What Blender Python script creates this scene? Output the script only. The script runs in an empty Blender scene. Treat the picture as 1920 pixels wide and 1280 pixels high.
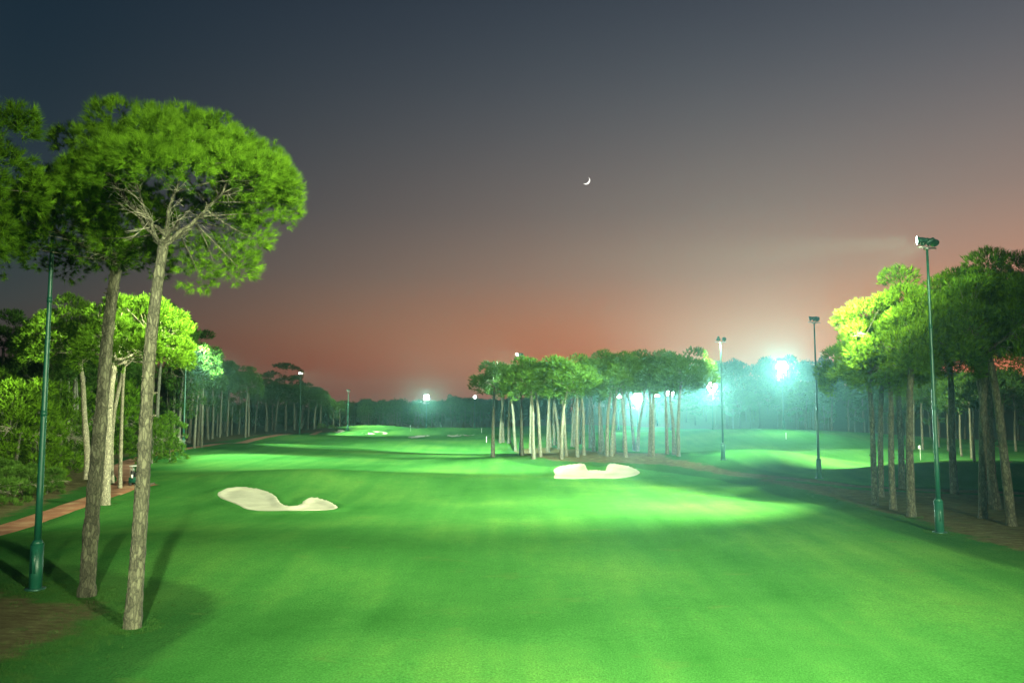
import bpy, math, random
import numpy as np
from mathutils import Vector, Matrix

R = math.radians
sc = bpy.context.scene
C = sc.collection

# ------------------------------------------------------------------ camera
CAM_H = 7.8
F = 1500.0
PITCH = math.atan(128.0 / F)
cam_d = bpy.data.cameras.new('camera')
cam = bpy.data.objects.new('camera', cam_d)
C.objects.link(cam)
cam.location = (0, 0, CAM_H)
cam.rotation_euler = (math.pi / 2 + PITCH, 0, 0)
cam_d.sensor_width = 36
cam_d.lens = F / 1920 * 36
cam_d.clip_start = 0.1
cam_d.clip_end = 8000
sc.camera = cam

# ------------------------------------------------------------------ render look
sc.view_settings.view_transform = 'Standard'
try:
    sc.view_settings.look = 'None'
except Exception:
    pass
sc.view_settings.exposure = 0
sc.view_settings.gamma = 1
sc.view_settings.use_curve_mapping = False
cy = sc.cycles
cy.use_denoising = True
cy.max_bounces = 5
cy.diffuse_bounces = 2
cy.glossy_bounces = 2
cy.transmission_bounces = 3
cy.volume_bounces = 0
cy.transparent_max_bounces = 8
cy.sample_clamp_indirect = 2.0
cy.sample_clamp_direct = 0.0

# ------------------------------------------------------------------ node helpers
def srgb(r, g, b):
    def f(c):
        c = c / 255.0
        return c / 12.92 if c <= 0.04045 else ((c + 0.055) / 1.055) ** 2.4
    return (f(r), f(g), f(b), 1)

def N(nt, t, **kw):
    n = nt.nodes.new(t)
    for k, v in kw.items():
        setattr(n, k, v)
    return n

def ramp(nt, stops, interp='LINEAR'):
    n = nt.nodes.new('ShaderNodeValToRGB')
    e = n.color_ramp.elements
    n.color_ramp.interpolation = interp
    while len(e) > 1:
        e.remove(e[-1])
    e[0].position = stops[0][0]
    e[0].color = stops[0][1]
    for p, c in stops[1:]:
        x = e.new(p)
        x.color = c
    return n

# ------------------------------------------------------------------ dusk sky
W = bpy.data.worlds.new('World')
sc.world = W
W.use_nodes = True
nt = W.node_tree
nt.nodes.clear()
L = nt.links.new
out = N(nt, 'ShaderNodeOutputWorld')
bg = N(nt, 'ShaderNodeBackground')
tc = N(nt, 'ShaderNodeTexCoord')
sep = N(nt, 'ShaderNodeSeparateXYZ')
L(tc.outputs['Generated'], sep.inputs[0])
mz = N(nt, 'ShaderNodeMath', operation='MAXIMUM')
L(sep.outputs['Z'], mz.inputs[0]); mz.inputs[1].default_value = 0.0
cool = ramp(nt, [(0.0, srgb(48, 36, 44)), (0.022, srgb(58, 38, 42)), (0.05, srgb(66, 48, 48)), (0.085, srgb(72, 66, 62)),
                 (0.12, srgb(62, 66, 66)), (0.165, srgb(50, 62, 66)), (0.24, srgb(44, 56, 64)), (0.36, srgb(30, 46, 58)),
                 (0.47, srgb(24, 40, 54)), (0.75, srgb(24, 34, 52)), (1.0, srgb(18, 26, 44))], 'B_SPLINE')
warm = ramp(nt, [(0.0, srgb(190, 100, 86)), (0.022, srgb(214, 112, 88)), (0.05, srgb(234, 128, 88)), (0.085, srgb(232, 142, 98)),
                 (0.12, srgb(218, 147, 110)), (0.165, srgb(186, 143, 122)), (0.24, srgb(152, 132, 122)), (0.36, srgb(106, 106, 112)),
                 (0.47, srgb(76, 80, 92)), (0.75, srgb(40, 48, 66)), (1.0, srgb(18, 26, 44))], 'B_SPLINE')
L(mz.outputs[0], cool.inputs[0]); L(mz.outputs[0], warm.inputs[0])
SUNAZ = R(48)
vm = N(nt, 'ShaderNodeVectorMath', operation='DOT_PRODUCT')
L(tc.outputs['Generated'], vm.inputs[0])
vm.inputs[1].default_value = (math.sin(SUNAZ), math.cos(SUNAZ), 0)
mr = N(nt, 'ShaderNodeMapRange')
mr.inputs['From Min'].default_value = 0.16
mr.inputs['From Max'].default_value = 1.0
mr.interpolation_type = 'LINEAR'
L(vm.outputs['Value'], mr.inputs['Value'])
mx = N(nt, 'ShaderNodeMix', data_type='RGBA')
pw = N(nt, 'ShaderNodeMath', operation='POWER'); pw.inputs[1].default_value = 1.35; L(mr.outputs[0], pw.inputs[0])
L(pw.outputs[0], mx.inputs[0]); L(cool.outputs[0], mx.inputs[6]); L(warm.outputs[0], mx.inputs[7])
L(mx.outputs[2], bg.inputs['Color'])
bg.inputs['Strength'].default_value = 1.0
L(bg.outputs[0], out.inputs['Surface'])

# ------------------------------------------------------------------ terrain function (metres; z = 0 is fairway level)
GA = [  # cx, cy, amp, sx, sy, rotation
    (11, 111, 1.75, 13, 8.0, 0.0),       # mound with the far bunker
    (34, 108, 1.9, 8, 6.5, 0.05),        # rounded mound right of centre
    (56, 132, 1.5, 13, 7, 0.0),
    (49, 86, 2.3, 11, 5.5, -0.12),       # dark mound behind the right-hand trees
    (62, 96, 1.0, 12, 8, 0.0),
    (58, 190, 3.3, 28, 15, 0.0),         # far mound under the hill wood
    (22, 215, 1.2, 22, 12, 0.0),
    (-52, 120, 1.2, 22, 32, 0.0),        # shoulder left of the fairway
    (-45, 150, 1.1, 16, 10, 0.3),
    (-62, 200, 1.6, 25, 20, 0.0),
    (-10, 165, -0.9, 30, 14, 0.12),      # dip across the fairway
    (-16, 88, 0.5, 16, 6, 0.0),          # back of the near bunker
    (-21, 84, 0.9, 8, 4.0, 0.0),
    (-8, 36, -0.5, 9, 5, 0.2),           # hollow near the big pines
    (-20, 45, 0.45, 9, 5, 0.0),
    (-14, 29, 0.0, 6, 5, 0.0),
    (16, 60, 0.35, 16, 10, 0.3),
    (26, 76, 0.5, 9, 5, 0.1),
    (-62, 285, 1.3, 9, 7, 0), (-50, 275, 0.9, 10, 6, 0), (-42, 282, 1.2, 9, 7, 0),
    (-28, 262, 1.2, 11, 6, 0), (-13, 262, 1.5, 12, 6, 0), (10, 270, 0.5, 30, 10, 0),
    (-30, 300, 0.4, 40, 14, 0),
    (160, 430, 17, 75, 55, 0.0),         # wooded hill
    (90, 455, 6, 45, 45, 0.0),
    (300, 500, 8, 90, 60, 0.0),
]
def H(x, y):
    x = np.asarray(x, float); y = np.asarray(y, float)
    z = 0.10 * np.sin(x * 0.11 + 0.7) * np.cos(y * 0.09) + 0.07 * np.sin(x * 0.05 - y * 0.13 + 1.2)
    far = np.clip((y - 60) / 120, 0, 1)
    z = z + far * 0.35 * np.sin(x * 0.045 + 1.1) * np.sin(y * 0.06 + 0.5)
    for cx, cyy, a, sx, sy, r in GA:
        c, s = math.cos(r), math.sin(r)
        u = (x - cx) * c + (y - cyy) * s
        v = -(x - cx) * s + (y - cyy) * c
        z = z + a * np.exp(-0.5 * (u * u / sx / sx + v * v / sy / sy))
    return z

cp, sp = math.cos(PITCH), math.sin(PITCH)
def ray(px, py):
    a = (px - 960) / F; b = (640 - py) / F
    return np.array([a, cp - b * sp, sp + b * cp])      # not unit: component along the view axis is 1
BUNKERS = []
def ground(px, py):
    """world point where the pixel of the photograph meets the ground"""
    d = ray(px, py)
    t = np.concatenate([np.arange(12, 120, 0.5), np.arange(120, 700, 1.0)])
    P = np.array([0, 0, CAM_H])[None] + t[:, None] * d[None]
    below = P[:, 2] < H(P[:, 0], P[:, 1])
    if not below.any():
        k = 500.0
    else:
        i = int(np.argmax(below)); lo, hi = t[max(i - 1, 0)], t[i]
        for _ in range(30):
            m = (lo + hi) / 2
            p = d * m; 
            if p[2] + CAM_H < H(p[0], p[1]): hi = m
            else: lo = m
        k = hi
    p = d * k
    return np.array([p[0], p[1], float(H(p[0], p[1]))])
def at_depth(px, py, D):
    """world point on the pixel at ground distance D (y)"""
    d = ray(px, py)
    k = D / d[1]
    return np.array([d[0] * k, D, CAM_H + d[2] * k])
def height_to(py, D, z0):
    return at_depth(960, py, D)[2] - z0

# ------------------------------------------------------------------ object helpers
def setp(o, label=None, cat=None, group=None, kind=None):
    if label: o['label'] = label
    if cat: o['category'] = cat
    if group: o['group'] = group
    if kind: o['kind'] = kind
    return o
def empty(name, loc, rz=0.0, label=None, cat=None, group=None):
    o = bpy.data.objects.new(name, None); C.objects.link(o)
    o.location = loc; o.rotation_euler = (0, 0, rz); o.empty_display_size = 0.3
    return setp(o, label, cat, group)
def mesh_obj(name, me, parent=None):
    o = bpy.data.objects.new(name, me); C.objects.link(o)
    if parent is not None: o.parent = parent
    return o
def copy_tree(root, loc, rz, scale, label, group, name=None):
    r = root.copy(); C.objects.link(r)
    r.location = loc; r.rotation_euler = (R_.gauss(0, 0.022), R_.gauss(0, 0.022), rz); r.scale = scale
    r['label'] = label
    if group: r['group'] = group
    elif 'group' in r: del r['group']
    for ch in PROTO_CH[root.name]:
        c = ch.copy(); C.objects.link(c); c.parent = r
        for g in ch.children:
            d = g.copy(); C.objects.link(d); d.parent = c
    return r
PROTO_CH = {}
R_ = random.Random(4)

def fast_mesh(name, V, tris=None, quads=None, mat=None, smooth=False, attr=None):
    """mesh from numpy arrays"""
    me = bpy.data.meshes.new(name)
    V = np.asarray(V, np.float32)
    nt_ = 0 if tris is None else len(tris)
    nq = 0 if quads is None else len(quads)
    idx = []
    if nt_: idx.append(np.asarray(tris, np.int32).ravel())
    if nq: idx.append(np.asarray(quads, np.int32).ravel())
    idx = np.concatenate(idx)
    me.vertices.add(len(V)); me.vertices.foreach_set('co', V.ravel())
    me.loops.add(len(idx)); me.loops.foreach_set('vertex_index', idx)
    me.polygons.add(nt_ + nq)
    starts = np.concatenate([np.arange(nt_) * 3, nt_ * 3 + np.arange(nq) * 4]).astype(np.int32)
    me.polygons.foreach_set('loop_start', starts)
    if smooth:
        me.polygons.foreach_set('use_smooth', np.ones(nt_ + nq, bool))
    if attr is not None:
        for k, (dom, val) in attr.items():
            a = me.attributes.new(k, 'FLOAT', dom)
            a.data.foreach_set('value', np.asarray(val, np.float32))
    me.update(calc_edges=True)
    if mat: me.materials.append(mat)
    return me

class MB:
    """collects simple shapes into one mesh"""
    def __init__(s): s.v = []; s.q = []; s.t = []; s.n = 0
    def add(s, V, quads=(), tris=()):
        V = np.asarray(V, float)
        s.v.append(V)
        if len(quads): s.q.append(np.asarray(quads) + s.n)
        if len(tris): s.t.append(np.asarray(tris) + s.n)
        s.n += len(V)
    def tube(s, P, rad, seg=8, cap=True, lump=0.0, rng=None):
        P = np.asarray(P, float); n = len(P); rad = np.broadcast_to(np.asarray(rad, float), (n,))
        T = np.gradient(P, axis=0); T /= np.linalg.norm(T, axis=1)[:, None] + 1e-9
        ref = np.array([0, 0, 1.0]) if abs(T[0, 2]) < 0.9 else np.array([1.0, 0, 0])
        A = np.cross(T, ref); A /= np.linalg.norm(A, axis=1)[:, None] + 1e-9
        B = np.cross(T, A)
        th = np.arange(seg) / seg * 2 * math.pi
        rr = np.repeat(rad[:, None], seg, 1)
        if lump > 0: rr = rr * (1 + lump * (rng.random((n, seg)) - 0.5))
        V = P[:, None] + rr[..., None] * (np.cos(th)[None, :, None] * A[:, None] + np.sin(th)[None, :, None] * B[:, None])
        V = V.reshape(-1, 3)
        i = np.arange(n - 1)[:, None] * seg; j = np.arange(seg)[None]; j2 = (j + 1) % seg
        q = np.stack([i + j, i + j2, i + seg + j2, i + seg + j], -1).reshape(-1, 4)
        s.add(V, q)
        if cap:
            c0 = s.n; s.add([P[-1]], ()); b = c0 - seg
            s.t.append(np.stack([b + np.arange(seg), b + (np.arange(seg) + 1) % seg, np.full(seg, c0)], -1))
            c1 = s.n; s.add([P[0]], ()); b = c0 - n * seg
            s.t.append(np.stack([b + (np.arange(seg) + 1) % seg, b + np.arange(seg), np.full(seg, c1)], -1))
    def box(s, c, size, rot=None):
        c = np.asarray(c, float); h = np.asarray(size, float) / 2
        V = np.array([[x, y, z] for z in (-1, 1) for y in (-1, 1) for x in (-1, 1)]) * h
        if rot is not None: V = V @ np.asarray(rot).T
        s.add(V + c, [[0, 2, 3, 1], [4, 5, 7, 6], [0, 1, 5, 4], [2, 6, 7, 3], [0, 4, 6, 2], [1, 3, 7, 5]])
    def mesh(s, name, mat, smooth=False):
        return fast_mesh(name, np.concatenate(s.v), np.concatenate(s.t) if s.t else None,
                         np.concatenate(s.q) if s.q else None, mat, smooth)
def rotz(a):
    c, s = math.cos(a), math.sin(a); return np.array([[c, -s, 0], [s, c, 0], [0, 0, 1.0]])
def rotx(a):
    c, s = math.cos(a), math.sin(a); return np.array([[1, 0, 0], [0, c, -s], [0, s, c]])

# ------------------------------------------------------------------ materials
def newmat(name):
    m = bpy.data.materials.new(name); m.use_nodes = True
    nt = m.node_tree; nt.nodes.clear()
    o = N(nt, 'ShaderNodeOutputMaterial')
    return m, nt, o
def plain(name, col, rough=0.6, metal=0.0, noise=0.15, scale=12.0):
    m, nt, o = newmat(name); L = nt.links.new
    b = N(nt, 'ShaderNodeBsdfPrincipled')
    b.inputs['Roughness'].default_value = rough; b.inputs['Metallic'].default_value = metal
    t = N(nt, 'ShaderNodeTexCoord'); n = N(nt, 'ShaderNodeTexNoise'); n.inputs['Scale'].default_value = scale
    L(t.outputs['Object'], n.inputs['Vector'])
    r = ramp(nt, [(0.3, tuple(c * (1 - noise) for c in col[:3]) + (1,)), (0.7, tuple(min(1, c * (1 + noise)) for c in col[:3]) + (1,))])
    L(n.outputs['Fac'], r.inputs[0]); L(r.outputs[0], b.inputs['Base Color']); L(b.outputs[0], o.inputs[0])
    return m
def foliage_mat(name, dark, light, transl=0.2):
    m, nt, o = newmat(name); L = nt.links.new
    a = N(nt, 'ShaderNodeAttribute', attribute_name='v')
    oi = N(nt, 'ShaderNodeObjectInfo')
    r = ramp(nt, [(0.0, (*dark, 1)), (1.0, (*light, 1))])
    ad = N(nt, 'ShaderNodeMath', operation='MULTIPLY_ADD')
    L(oi.outputs['Random'], ad.inputs[0]); ad.inputs[1].default_value = 0.35; L(a.outputs['Fac'], ad.inputs[2])
    sb = N(nt, 'ShaderNodeMath', operation='SUBTRACT'); L(ad.outputs[0], sb.inputs[0]); sb.inputs[1].default_value = 0.17
    L(sb.outputs[0], r.inputs[0])
    d = N(nt, 'ShaderNodeBsdfPrincipled'); d.inputs['Roughness'].default_value = 0.55
    d.inputs['Specular IOR Level'].default_value = 0.06
    t = N(nt, 'ShaderNodeBsdfTranslucent'); mixs = N(nt, 'ShaderNodeMixShader'); mixs.inputs[0].default_value = transl
    L(r.outputs[0], d.inputs['Base Color']); L(r.outputs[0], t.inputs['Color'])
    L(d.outputs[0], mixs.inputs[1]); L(t.outputs[0], mixs.inputs[2]); L(mixs.outputs[0], o.inputs[0])
    return m
def bark_mat(name, c1, c2, sc_=7.0, bump=0.6):
    m, nt, o = newmat(name); L = nt.links.new
    b = N(nt, 'ShaderNodeBsdfPrincipled'); b.inputs['Roughness'].default_value = 0.9
    t = N(nt, 'ShaderNodeTexCoord'); mp = N(nt, 'ShaderNodeMapping'); mp.inputs['Scale'].default_value = (1, 1, 0.35)
    L(t.outputs['Object'], mp.inputs[0])
    n1 = N(nt, 'ShaderNodeTexNoise'); n1.inputs['Scale'].default_value = sc_ * 0.8; n1.inputs['Detail'].default_value = 4
    L(mp.outputs[0], n1.inputs['Vector'])
    mix = N(nt, 'ShaderNodeMix', data_type='VECTOR'); mix.inputs[0].default_value = 0.12
    L(mp.outputs[0], mix.inputs[4]); L(n1.outputs['Color'], mix.inputs[5])
    v = N(nt, 'ShaderNodeTexVoronoi', feature='DISTANCE_TO_EDGE'); v.inputs['Scale'].default_value = sc_
    L(mix.outputs[1], v.inputs['Vector'])
    v2 = N(nt, 'ShaderNodeTexVoronoi'); v2.inputs['Scale'].default_value = sc_; L(mix.outputs[1], v2.inputs['Vector'])
    crack = ramp(nt, [(0.0, (0.42, 0.42, 0.42, 1)), (0.22, (1, 1, 1, 1))]); L(v.outputs['Distance'], crack.inputs[0])
    colr = ramp(nt, [(0.25, (*c1, 1)), (0.75, (*c2, 1))])
    n2 = N(nt, 'ShaderNodeTexNoise'); n2.inputs['Scale'].default_value = sc_ * 2.5; n2.inputs['Detail'].default_value = 6
    L(t.outputs['Object'], n2.inputs['Vector'])
    mm = N(nt, 'ShaderNodeMix', data_type='FLOAT'); mm.inputs[0].default_value = 0.5
    L(n2.outputs['Fac'], mm.inputs[2]); L(v2.outputs['Color'], mm.inputs[3]); L(mm.outputs[0], colr.inputs[0])
    mu = N(nt, 'ShaderNodeMix', data_type='RGBA', blend_type='MULTIPLY'); mu.inputs[0].default_value = 1
    L(colr.outputs[0], mu.inputs[6]); L(crack.outputs[0], mu.inputs[7]); L(mu.outputs[2], b.inputs['Base Color'])
    bp = N(nt, 'ShaderNodeBump'); bp.inputs['Strength'].default_value = bump; bp.inputs['Distance'].default_value = 0.06
    hh = N(nt, 'ShaderNodeMix', data_type='FLOAT'); hh.inputs[0].default_value = 0.35
    L(crack.outputs[0], hh.inputs[2]); L(n2.outputs['Fac'], hh.inputs[3]); L(hh.outputs[0], bp.inputs['Height'])
    L(bp.outputs[0], b.inputs['Normal']); L(b.outputs[0], o.inputs[0])
    return m

M_NEEDLE = foliage_mat('pine_needles', (0.010, 0.036, 0.002), (0.125, 0.26, 0.013))
M_NEEDLE_FAR = foliage_mat('pine_needles_far', (0.014, 0.045, 0.006), (0.06, 0.13, 0.018))
M_SHRUB = foliage_mat('shrub_needles', (0.03, 0.085, 0.01), (0.10, 0.20, 0.03))
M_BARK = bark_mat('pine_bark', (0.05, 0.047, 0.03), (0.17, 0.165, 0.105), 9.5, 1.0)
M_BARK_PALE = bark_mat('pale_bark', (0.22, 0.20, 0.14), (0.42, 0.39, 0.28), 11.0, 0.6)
M_BARK_FAR = bark_mat('far_bark', (0.07, 0.068, 0.046), (0.145, 0.145, 0.10), 8.0, 0.5)
M_TWIG = plain('dead_twigs', (0.30, 0.28, 0.21), 0.9)
M_POLE = plain('green_pole_paint', (0.006, 0.075, 0.046), 0.42, 0.0, 0.12, 3.0)
M_HOUSING = plain('lamp_housing_paint', (0.02, 0.09, 0.065), 0.4, 0.3)
M_STEEL = plain('galvanised_steel', (0.45, 0.47, 0.45), 0.35, 0.7)
M_WHITE = plain('white_plastic', (0.75, 0.76, 0.72), 0.5)
M_BLACK = plain('black_rubber', (0.015, 0.016, 0.018), 0.7)
M_CARTGREEN = plain('green_cart_body', (0.01, 0.09, 0.055), 0.3)
def lens_mat(name, strength, col=(0.85, 1.0, 0.9)):
    m, nt, o = newmat(name)
    e = N(nt, 'ShaderNodeEmission'); e.inputs['Color'].default_value = (*col, 1); e.inputs['Strength'].default_value = strength
    nt.links.new(e.outputs[0], o.inputs[0])
    try: m.cycles.emission_sampling = 'NONE'
    except Exception: pass
    return m
M_LENS = lens_mat('lit_lamp_glass', 40)
M_LENS_SOFT = lens_mat('dim_lamp_glass', 1.2)
def sand_mat():
    m, nt, o = newmat('bunker_sand'); L = nt.links.new
    b = N(nt, 'ShaderNodeBsdfPrincipled'); b.inputs['Roughness'].default_value = 0.95
    t = N(nt, 'ShaderNodeTexCoord'); n = N(nt, 'ShaderNodeTexNoise'); n.inputs['Scale'].default_value = 0.5; n.inputs['Detail'].default_value = 8
    L(t.outputs['Object'], n.inputs['Vector'])
    r = ramp(nt, [(0.3, (0.38, 0.37, 0.28, 1)), (0.6, (0.52, 0.51, 0.40, 1))]); L(n.outputs['Fac'], r.inputs[0])
    w = N(nt, 'ShaderNodeTexWave'); w.inputs['Scale'].default_value = 3; w.inputs['Distortion'].default_value = 6; w.inputs['Detail'].default_value = 3
    L(t.outputs['Object'], w.inputs['Vector'])
    bp = N(nt, 'ShaderNodeBump'); bp.inputs['Strength'].default_value = 0.4; bp.inputs['Distance'].default_value = 0.03
    L(w.outputs['Fac'], bp.inputs['Height']); L(bp.outputs[0], b.inputs['Normal'])
    L(r.outputs[0], b.inputs['Base Color']); L(b.outputs[0], o.inputs[0])
    return m
M_SAND = sand_mat()
def path_mat():
    m, nt, o = newmat('red_clay_path'); L = nt.links.new
    b = N(nt, 'ShaderNodeBsdfPrincipled'); b.inputs['Roughness'].default_value = 0.95
    t = N(nt, 'ShaderNodeTexCoord'); n = N(nt, 'ShaderNodeTexNoise'); n.inputs['Scale'].default_value = 0.8; n.inputs['Detail'].default_value = 9
    L(t.outputs['Object'], n.inputs['Vector'])
    r = ramp(nt, [(0.3, (0.26, 0.095, 0.045, 1)), (0.52, (0.36, 0.15, 0.075, 1)), (0.7, (0.45, 0.27, 0.15, 1))]); L(n.outputs['Fac'], r.inputs[0])
    L(r.outputs[0], b.inputs['Base Color']); L(b.outputs[0], o.inputs[0])
    return m
M_PATH = path_mat()

def ground_mat():
    m, nt, o = newmat('turf_and_litter'); L = nt.links.new
    b = N(nt, 'ShaderNodeBsdfPrincipled'); b.inputs['Roughness'].default_value = 1.0
    b.inputs['Specular IOR Level'].default_value = 0.0
    t = N(nt, 'ShaderNodeTexCoord')
    # broad tonal drift
    n1 = N(nt, 'ShaderNodeTexNoise'); n1.inputs['Scale'].default_value = 0.07; n1.inputs['Detail'].default_value = 5
    L(t.outputs['Object'], n1.inputs['Vector'])
    g = ramp(nt, [(0.28, (0.032, 0.150, 0.028, 1)), (0.5, (0.056, 0.21, 0.044, 1)), (0.76, (0.108, 0.28, 0.058, 1))])
    # mower streaks, stretched diagonally
    mp = N(nt, 'ShaderNodeMapping'); mp.inputs['Rotation'].default_value = (0, 0, R(-38)); mp.inputs['Scale'].default_value = (0.55, 0.05, 1)
    L(t.outputs['Object'], mp.inputs[0])
    n2 = N(nt, 'ShaderNodeTexNoise'); n2.inputs['Scale'].default_value = 1.0; n2.inputs['Detail'].default_value = 4; L(mp.outputs[0], n2.inputs['Vector'])
    n3 = N(nt, 'ShaderNodeTexNoise'); n3.inputs['Scale'].default_value = 1.3; n3.inputs['Detail'].default_value = 8; n3.inputs['Roughness'].default_value = 0.7
    L(t.outputs['Object'], n3.inputs['Vector'])
    a1 = N(nt, 'ShaderNodeMath', operation='MULTIPLY_ADD'); a1.inputs[1].default_value = 0.42; L(n2.outputs['Fac'], a1.inputs[0])
    s1 = N(nt, 'ShaderNodeMath', operation='SUBTRACT'); L(n1.outputs['Fac'], s1.inputs[0]); s1.inputs[1].default_value = 0.30
    L(s1.outputs[0], a1.inputs[2])
    a2 = N(nt, 'ShaderNodeMath', operation='MULTIPLY_ADD'); a2.inputs[1].default_value = 0.22; L(n3.outputs['Fac'], a2.inputs[0]); L(a1.outputs[0], a2.inputs[2])
    L(a2.outputs[0], g.inputs[0])
    # fine blade grain
    n4 = N(nt, 'ShaderNodeTexNoise'); n4.inputs['Scale'].default_value = 14; n4.inputs['Detail'].default_value = 6; n4.inputs['Roughness'].default_value = 0.75
    L(t.outputs['Object'], n4.inputs['Vector'])
    gr = ramp(nt, [(0.3, (0.5, 0.5, 0.5, 1)), (0.7, (1.4, 1.4, 1.35, 1))]); L(n4.outputs['Fac'], gr.inputs[0])
    mu = N(nt, 'ShaderNodeMix', data_type='RGBA', blend_type='MULTIPLY'); mu.inputs[0].default_value = 1
    L(g.outputs[0], mu.inputs[6]); L(gr.outputs[0], mu.inputs[7])
    # worn straw-coloured flecks in the turf
    n6 = N(nt, 'ShaderNodeTexNoise'); n6.inputs['Scale'].default_value = 0.33; n6.inputs['Detail'].default_value = 7; n6.inputs['Roughness'].default_value = 0.65
    mp6 = N(nt, 'ShaderNodeMapping'); mp6.inputs['Location'].default_value = (31, 7, 0); mp6.inputs['Scale'].default_value = (0.7, 1.3, 1)
    L(t.outputs['Object'], mp6.inputs[0]); L(mp6.outputs[0], n6.inputs['Vector'])
    w6 = ramp(nt, [(0.60, (0, 0, 0, 1)), (0.78, (0.55, 0.55, 0.55, 1))]); L(n6.outputs['Fac'], w6.inputs[0])
    mw = N(nt, 'ShaderNodeMix', data_type='RGBA'); mw.inputs[7].default_value = (0.13, 0.19, 0.05, 1)
    L(w6.outputs[0], mw.inputs[0])
    ar = N(nt, 'ShaderNodeAttribute', attribute_name='rough')
    mrg = N(nt, 'ShaderNodeMix', data_type='RGBA', blend_type='MULTIPLY'); mrg.inputs[7].default_value = (0.62, 0.62, 0.7, 1)
    L(ar.outputs['Fac'], mrg.inputs[0]); L(mu.outputs[2], mrg.inputs[6]); L(mrg.outputs[2], mw.inputs[6])
    # bare earth and needle litter
    at = N(nt, 'ShaderNodeAttribute', attribute_name='dirt')
    n5 = N(nt, 'ShaderNodeTexNoise'); n5.inputs['Scale'].default_value = 0.6; n5.inputs['Detail'].default_value = 9; n5.inputs['Roughness'].default_value = 0.7
    L(t.outputs['Object'], n5.inputs['Vector'])
    ad = N(nt, 'ShaderNodeMath', operation='MULTIPLY_ADD'); L(n5.outputs['Fac'], ad.inputs[0]); ad.inputs[1].default_value = 0.9; L(at.outputs['Fac'], ad.inputs[2])
    th = ramp(nt, [(0.82, (0, 0, 0, 1)), (1.0, (1, 1, 1, 1))]); L(ad.outputs[0], th.inputs[0])
    n7 = N(nt, 'ShaderNodeTexNoise'); n7.inputs['Scale'].default_value = 2.2; n7.inputs['Detail'].default_value = 9; n7.inputs['Roughness'].default_value = 0.8
    mp7 = N(nt, 'ShaderNodeMapping'); mp7.inputs['Scale'].default_value = (0.5, 1.2, 1); L(t.outputs['Object'], mp7.inputs[0]); L(mp7.outputs[0], n7.inputs['Vector'])
    dr = ramp(nt, [(0.28, (0.055, 0.05, 0.025, 1)), (0.5, (0.12, 0.105, 0.055, 1)), (0.62, (0.16, 0.17, 0.07, 1)), (0.69, (0.40, 0.39, 0.24, 1))]); L(n7.outputs['Fac'], dr.inputs[0])
    md = N(nt, 'ShaderNodeMix', data_type='RGBA'); L(th.outputs[0], md.inputs[0]); L(mw.outputs[2], md.inputs[6]); L(dr.outputs[0], md.inputs[7])
    L(md.outputs[2], b.inputs['Base Color'])
    bp = N(nt, 'ShaderNodeBump'); bp.inputs['Strength'].default_value = 0.55; bp.inputs['Distance'].default_value = 0.05
    L(n4.outputs['Fac'], bp.inputs['Height']); L(bp.outputs[0], b.inputs['Normal'])
    L(b.outputs[0], o.inputs[0])
    return m
M_GROUND = ground_mat()

# ------------------------------------------------------------------ outlines on the ground
def poly_px(pts): return np.array([ground(*p)[:2] for p in pts])
def crop(pts, ox, oy, s): return [(ox + x / s, oy + y / s) for x, y in pts]
b1 = crop([(1082,340),(1100,320),(1150,307),(1230,303),(1310,318),(1360,335),(1385,355),(1400,385),(1430,400),(1470,403),(1500,397),(1515,375),(1540,357),(1575,357),(1620,367),(1670,390),(1695,407),(1680,415),(1640,422),(1560,424),(1460,424),(1320,427),(1250,420),(1215,410),(1200,398),(1150,378),(1100,360)], 0, 800, 2.667)
b2 = crop([(712,1085),(750,1060),(800,1050),(870,1040),(930,1036),(955,1045),(960,1075),(985,1090),(1020,1080),(1060,1088),(1095,1090),(1103,1060),(1115,1040),(1150,1036),(1240,1048),(1300,1068),(1355,1098),(1320,1120),(1260,1135),(1170,1147),(1000,1143),(900,1148),(760,1148),(710,1142),(735,1115)], 850, 600, 3.84)
b3 = crop([(135,150),(150,137),(200,133),(245,145),(285,163),(200,163),(150,160)], 600, 780, 5.333)
b4 = crop([(400,163),(430,158),(500,165),(580,182),(480,185),(430,180)], 600, 780, 5.333)
b5 = crop([(515,152),(560,150),(690,168),(670,185),(610,178),(560,163)], 600, 780, 5.333)
b6 = crop([(870,215),(890,205),(960,197),(1010,198),(1060,187),(1115,197),(1060,205),(1020,212),(930,217)], 600, 780, 5.333)
b7 = crop([(1255,192),(1290,182),(1370,178),(1410,190),(1470,178),(1555,183),(1530,192),(1440,197),(1340,205),(1280,202)], 600, 780, 5.333)

def inside(poly, X, Y):
    X = np.asarray(X, float); r = np.zeros(X.shape, bool); n = len(poly)
    for i in range(n):
        x1, y1 = poly[i]; x2, y2 = poly[(i + 1) % n]
        c = ((y1 > Y) != (y2 > Y)) & (X < (x2 - x1) * (Y - y1) / (y2 - y1 + 1e-12) + x1)
        r ^= c
    return r
def edge_dist(poly, X, Y, closed=True):
    d = np.full(np.shape(X), 1e9); n = len(poly)
    for i in range(n if closed else n - 1):
        a = poly[i]; b = poly[(i + 1) % n]; ab = b - a
        t = np.clip(((X - a[0]) * ab[0] + (Y - a[1]) * ab[1]) / (ab @ ab + 1e-12), 0, 1)
        d = np.minimum(d, np.hypot(X - a[0] - t * ab[0], Y - a[1] - t * ab[1]))
    return d
def smooth_poly(p, it=2):
    for _ in range(it):
        q = np.roll(p, -1, 0)
        p = np.stack([p * 0.75 + q * 0.25, p * 0.25 + q * 0.75], 1).reshape(-1, 2)
    return p
for b in (b1, b2, b3, b4, b5, b6, b7):
    BUNKERS.append(smooth_poly(poly_px(b)))
H_BASE = H
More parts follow.
